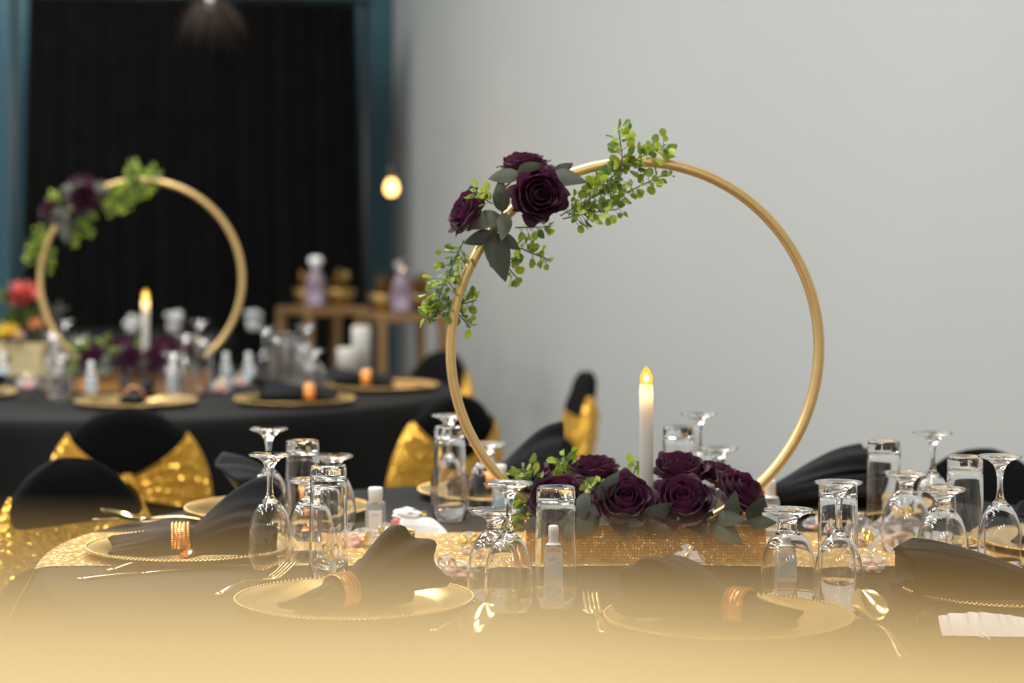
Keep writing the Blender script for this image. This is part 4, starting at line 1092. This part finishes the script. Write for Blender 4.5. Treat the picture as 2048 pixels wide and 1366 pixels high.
SG = 'blurred sanitizer bottles on the far table'
for x, y, lab in ((182, 790, 'blurred sanitizer bottle left of the far rose box'), (345, 786, 'blurred sanitizer bottle right of the far rose box'), (452, 768, 'blurred sanitizer bottle below the far hoop\'s right foot'),
                  (497, 768, 'blurred sanitizer bottle left of the far table\'s right glasses'), (6, 768, 'blurred sanitizer bottle at the left picture edge')):
    sanitizer(on(x, y, TZ + .0002), lab, 0.2, SG)
for x, y, s, sw, lab in ((55, 778, 0.045, 'pink', 'blurred sweet bag at the left end of the far table'), (440, 785, 0.04, 'pink', 'blurred pink sweet bag left of the far right-hand plate'),
                    (480, 772, 0.036, 'pink', 'blurred sweet bag before the far sanitizer bottles')):
    sweet_bag(on(x, y, TZ + .0003), s, lab, 40 + x % 17, sw)

# cream crate of flowers
cp = px(28, 745, 7.25); cp.z = TZ
ct = thing('flower_crate', 'cream wooden crate of garden flowers at the far left', 'crate', cp)
for sy in (-1, 1):
    for k in range(3): ob('board', mesh('board', *box(-0.145, 0.10, sy * 0.06 - 0.005, sy * 0.06 + 0.005, 0.003 + k * 0.034, 0.034 + k * 0.034, 0.002), 'crate', False), ct)
for sx in (-0.145, 0.10):
    for k in range(3): ob('board', mesh('board', *box(sx - 0.005, sx + 0.005, -0.055, 0.055, 0.003 + k * 0.034, 0.034 + k * 0.034, 0.002), 'crate', False), ct)
ob('floor_board', mesh('floor_board', *box(-0.14, 0.095, -0.055, 0.055, 0.0, 0.006), 'crate', False), ct)
vs = [(-0.05, -0.067, 0.045), (-0.01, -0.067, 0.062), (0.005, -0.067, 0.07), (-0.006, -0.067, 0.04), (-0.03, -0.067, 0.025)]
ob('dark_motif', mesh('dark_motif', vs, [(0, 4, 3, 2, 1)], 'black', False), ct)
def protea(p, r, label, m='protea', n=46, up=(0, -0.35, 1)):
    t = thing('protea_flower' if m == 'protea' else 'garden_flower', label, 'flower', p, aim(up), None, r)
    pm = mesh('petal', [(-0.10, 0, 0), (0.10, 0, 0), (0.14, 0.06, 0.5), (0.03, 0.02, 1.0), (-0.03, 0.02, 1.0), (-0.14, 0.06, 0.5), (0, -0.06, 0.5)], [(0, 1, 6), (1, 2, 6), (2, 3, 6), (3, 4, 6), (4, 5, 6), (5, 0, 6)], m)
    rnd = random.Random(int(p.x * 1000))
    for k in range(n):
        z = 1 - 1.25 * (k + 0.5) / n; a = k * 2.399; s = math.sqrt(max(0, 1 - z * z)); d = Vector((s * math.cos(a), s * math.sin(a), z))
        ob('petal', pm, t, d * 0.1, aim(d) @ Euler((0, 0, a)).to_quaternion(), rnd.uniform(0.85, 1.0))
    ob('centre', mesh('centre', *blob(3, 0.35, 0.35, 0.35, 0.1, 12, 8), m), t, (0, 0, -0.3))
    ob('stem', mesh('stem', *tube([(0, 0, 0), (0, 0.15, -1.6)], 0.12, 6), 'stem'), t)
    return t
protea(px(45, 597, 7.24), 0.062, 'blurred red protea bloom rising from the cream crate')
protea(px(14, 668, 7.17), 0.042, 'blurred yellow flower in the cream crate at the picture edge', 'yellow', 22)
protea(px(72, 652, 7.22), 0.032, 'blurred orange flower at the crate\'s right end', 'orange', 22)
protea(px(36, 674, 7.165), 0.024, 'blurred pale pink flower beside the yellow one in the crate', 'peach', 18)
def foliage(p, label, pts, m='green'):
    t = thing('foliage_bunch', label, 'greenery', p)
    rnd = random.Random(8)
    lm = mesh('leaf', [(0, 0, 0), (0.22, 0.05, 0.35), (0.16, 0.08, 0.7), (0, 0.02, 1), (-0.16, 0.08, 0.7), (-0.22, 0.05, 0.35), (0, 0, 0.5)], [(0, 1, 6), (1, 2, 6), (2, 3, 6), (3, 4, 6), (4, 5, 6), (5, 0, 6)], m)
    for k in range(pts):
        a = rnd.uniform(0, 2 * PI); e = rnd.uniform(0.2, 1.1); d = Vector((math.cos(a) * math.sin(e), math.sin(a) * math.sin(e), math.cos(e)))
        ob('leaf', lm, t, (rnd.uniform(-0.05, 0.05), rnd.uniform(-0.03, 0.03), 0), aim(d), rnd.uniform(0.05, 0.085))
    return t
foliage(px(40, 655, 7.25), 'blurred dark green leaves under the red protea', 34)
foliage(px(2, 610, 7.25), 'blurred green leaves left of the red protea', 14)
foliage(px(100, 640, 7.27), 'blurred pale leaves between crate and far hoop', 10, 'leaf')
# white pillar candles at the right of the far table
def pillar(p, r, h, label, lit=True):
    t = thing('pillar_candle', label, 'candle', p, None, 'white pillar candles')
    ob('wax', lathe_mesh('wax', [(0.0005, 0.0), (r, 0.0), (r, h - 0.004), (r - 0.004, h), (r * 0.7, h - 0.003), (0.0005, h - 0.005)], 'wax', 28), t)
    ob('wick', mesh('wick', *tube([(0, 0, h - 0.006), (0.001, 0, h + 0.006)], 0.0012, 5), 'black'), t)
    return t
pillar(on(695, 748), 0.034, 0.085, 'blurred short cream pillar candle on the far table before the stands')
pillar(on(722, 744), 0.030, 0.150, 'blurred taller white pillar candle beside the short one')

# head table in front of the drape
hc = room(1.62, 1.35); HZ = 0.80
ht = thing('head_table', 'dark clothed head table before the black drape', 'table', hc, (0, 0, TH))
ob('tabletop', mesh('tabletop', *box(-0.62, 0.55, -0.28, 0.28, HZ - 0.04, HZ - 0.012, 0.004), 'wood'), ht)
for sx in (-0.52, 0.48):
    for sy in (-0.22, 0.22): ob('leg', mesh('leg', *tube([(sx, sy, HZ - 0.035), (sx, sy, 0)], 0.018, 8), 'steel'), ht)
def head_cloth():
    rings = []
    for z, g in ((0.12, 0.03), (0.4, 0.022), (HZ - 0.03, 0.006), (HZ - 0.008, 0.003), (HZ, -0.006)):
        r = []
        n = 120
        for k in range(n):
            u = 4 * k / n; s = int(u); f = u - s; A = ((-0.63, -0.29), (0.56, -0.29), (0.56, 0.29), (-0.63, 0.29)); a, b = A[s], A[(s + 1) % 4]
            x, y = a[0] + (b[0] - a[0]) * f, a[1] + (b[1] - a[1]) * f
            w_ = g * (1 + (0.6 * math.sin(k * 1.3) if z < HZ - 0.05 else 0)); x += w_ * (1 if x > 0 else -1) * (abs(x) > 0.55); y += w_ * (1 if y > 0 else -1)
            r.append((x, y, z))
        rings.append(r)
    v, f = loft(rings, False); f.append(tuple(range(len(v) - 120, len(v)))); return mesh('tablecloth', v, f, 'cloth')
tag(ob('tablecloth', head_cloth(), None, hc, (0, 0, TH)), 'dark tablecloth on the head table before the drape', 'tablecloth')
def vase_of_white(p, label, s=1.0):
    t = thing('white_bouquet', label, 'bouquet', p, None, 'white bouquets on the head table', s)
    ob('pot', lathe_mesh('pot', [(0.0005, 0), (0.03, 0), (0.036, 0.01), (0.04, 0.045), (0.034, 0.05), (0.0005, 0.045)], 'blossom', 20), t)
    rnd = random.Random(int(p.x * 977))
    bm = mesh('blossom', *blob(51, 0.026, 0.026, 0.024, 0.25, 14, 9), 'blossom')
    for k in range(7):
        a = k * 2.4; r_ = 0.034 if k else 0
        ob('blossom', bm, t, (r_ * math.cos(a), r_ * math.sin(a), 0.03 + rnd.uniform(0, 0.05)), (0, 0, a), rnd.uniform(0.6, 1.0))
    return t
for x, lab in ((252, 'blurred white bouquet seen left of the far candle'), (338, 'blurred white bouquet seen right of the far candle'), (506, 'blurred white bouquet just right of the far hoop')):
    for d in [8.9]:
        pp = px(x, 640, d); loc = Matrix.Rotation(-TH, 4, 'Z') @ (pp - hc)
        loc.y = -0.05; wp = hc + Matrix.Rotation(TH, 4, 'Z') @ loc; wp.z = HZ + 0.0005
        vase_of_white(wp, lab, 0.7)

# gold stands with bottles and bronze leaf bowls
def gold_stand(p, rz, label):
    t = thing('gold_stand', label, 'stand', p, (0, 0, rz), 'open gold pedestal stands')
    H, W_ = 0.90, 0.118; b = 0.016
    for sx in (-1, 1):
        for sy in (-1, 1): ob('post', mesh('post', *box(sx * W_ - b, sx * W_ + b, sy * W_ - b, sy * W_ + b, 0, H - 0.03, 0.003), 'stand', False), t)
    ob('top_panel', mesh('top_panel', *box(-W_ - b, W_ + b, -W_ - b, W_ + b, H - 0.03, H, 0.004), 'stand', False), t)
    for sy in (-1, 1): ob('rail', mesh('rail', *box(-W_ + b, W_ - b, sy * W_ - b, sy * W_ + b, 0.0, 0.03, 0.003), 'stand', False), t)
    for sx in (-1, 1): ob('rail', mesh('rail', *box(sx * W_ - b, sx * W_ + b, -W_ + b, W_ - b, 0.0, 0.03, 0.003), 'stand', False), t)
    return Vector((p[0], p[1], H))
def spirit(p, label, stop='white_plastic', m='lilac'):
    t = thing('decanter', label, 'bottle', p, None, 'lilac decanters on the gold stands')
    ob('body', mesh('body', *loft([rbox_ring(a, b, z, 28, 0.6) for a, b, z in ((0.044, 0.03, 0.0), (0.042, 0.034, 0.004), (0.042, 0.034, 0.05), (0.036, 0.03, 0.10), (0.028, 0.024, 0.125), (0.018, 0.018, 0.135), (0.016, 0.016, 0.15))]), m), t)
    ob('label', mesh('label', *box(-0.026, 0.026, -0.0365, -0.0350, 0.012, 0.06), 'label_lilac', False), t)
    ob('stopper', lathe_mesh('stopper', [(0.014, 0.15), (0.014, 0.158), (0.022, 0.163), (0.027, 0.172), (0.026, 0.185), (0.018, 0.193), (0.0005, 0.195)], stop, 24), t)
def bronze_bowl(p, label, seed):
    t = thing('leaf_bowl', label, 'bowl', p, None, 'bronze leaf bowls', 1.1)
    ob('bowl', lathe_mesh('bowl', [(0.0005, 0.0), (0.03, 0.0), (0.034, 0.006), (0.05, 0.03), (0.055, 0.06), (0.050, 0.058), (0.04, 0.03), (0.0005, 0.012)], 'bronze', 20), t)
    rnd = random.Random(seed)
    lm = mesh('bronze_leaf', [(0, 0, 0), (0.25, 0.05, 0.4), (0.15, 0.08, 0.75), (0, 0, 1), (-0.15, 0.08, 0.75), (-0.25, 0.05, 0.4), (0, -0.04, 0.5)], [(0, 1, 6), (1, 2, 6), (2, 3, 6), (3, 4, 6), (4, 5, 6), (5, 0, 6)], 'bronze')
    for k in range(16):
        a = rnd.uniform(0, 6.3); e = rnd.uniform(0.05, 0.55); d = Vector((math.cos(a) * math.sin(e), math.sin(a) * math.sin(e), math.cos(e)))
        ob('leaf', lm, t, (0, 0, 0.03), aim(d), rnd.uniform(0.07, 0.11))
s1 = px(645, 606, 8.75); tp = gold_stand((s1.x, s1.y, 0), 0.55, 'blurred open gold stand before the black drape')
spirit(tp + Vector((-0.02, -0.07, 0.0003)), 'blurred lilac decanter with white stopper on the left gold stand')
bronze_bowl(tp + Vector((0.062, 0.06, 0.0003)), 'blurred bronze leaf bowl right of the left stand\'s decanter', 1)
bronze_bowl(tp + Vector((-0.06, 0.07, 0.0003)), 'blurred bronze leaf bowl left of the left stand\'s decanter', 2)
s2 = px(803, 612, 8.3); tp = gold_stand((s2.x, s2.y, 0), 0.40, 'blurred open gold stand beside the grey wall corner')
spirit(tp + Vector((0.005, -0.07, 0.0003)), 'blurred lilac decanter with clear glass stopper on the right gold stand', 'glass')
bronze_bowl(tp + Vector((0.066, 0.055, 0.0003)), 'blurred bronze leaf bowl right of the right stand\'s decanter', 3)
bronze_bowl(tp + Vector((-0.066, 0.055, 0.0003)), 'blurred bronze leaf bowl left of the right stand\'s decanter', 4)
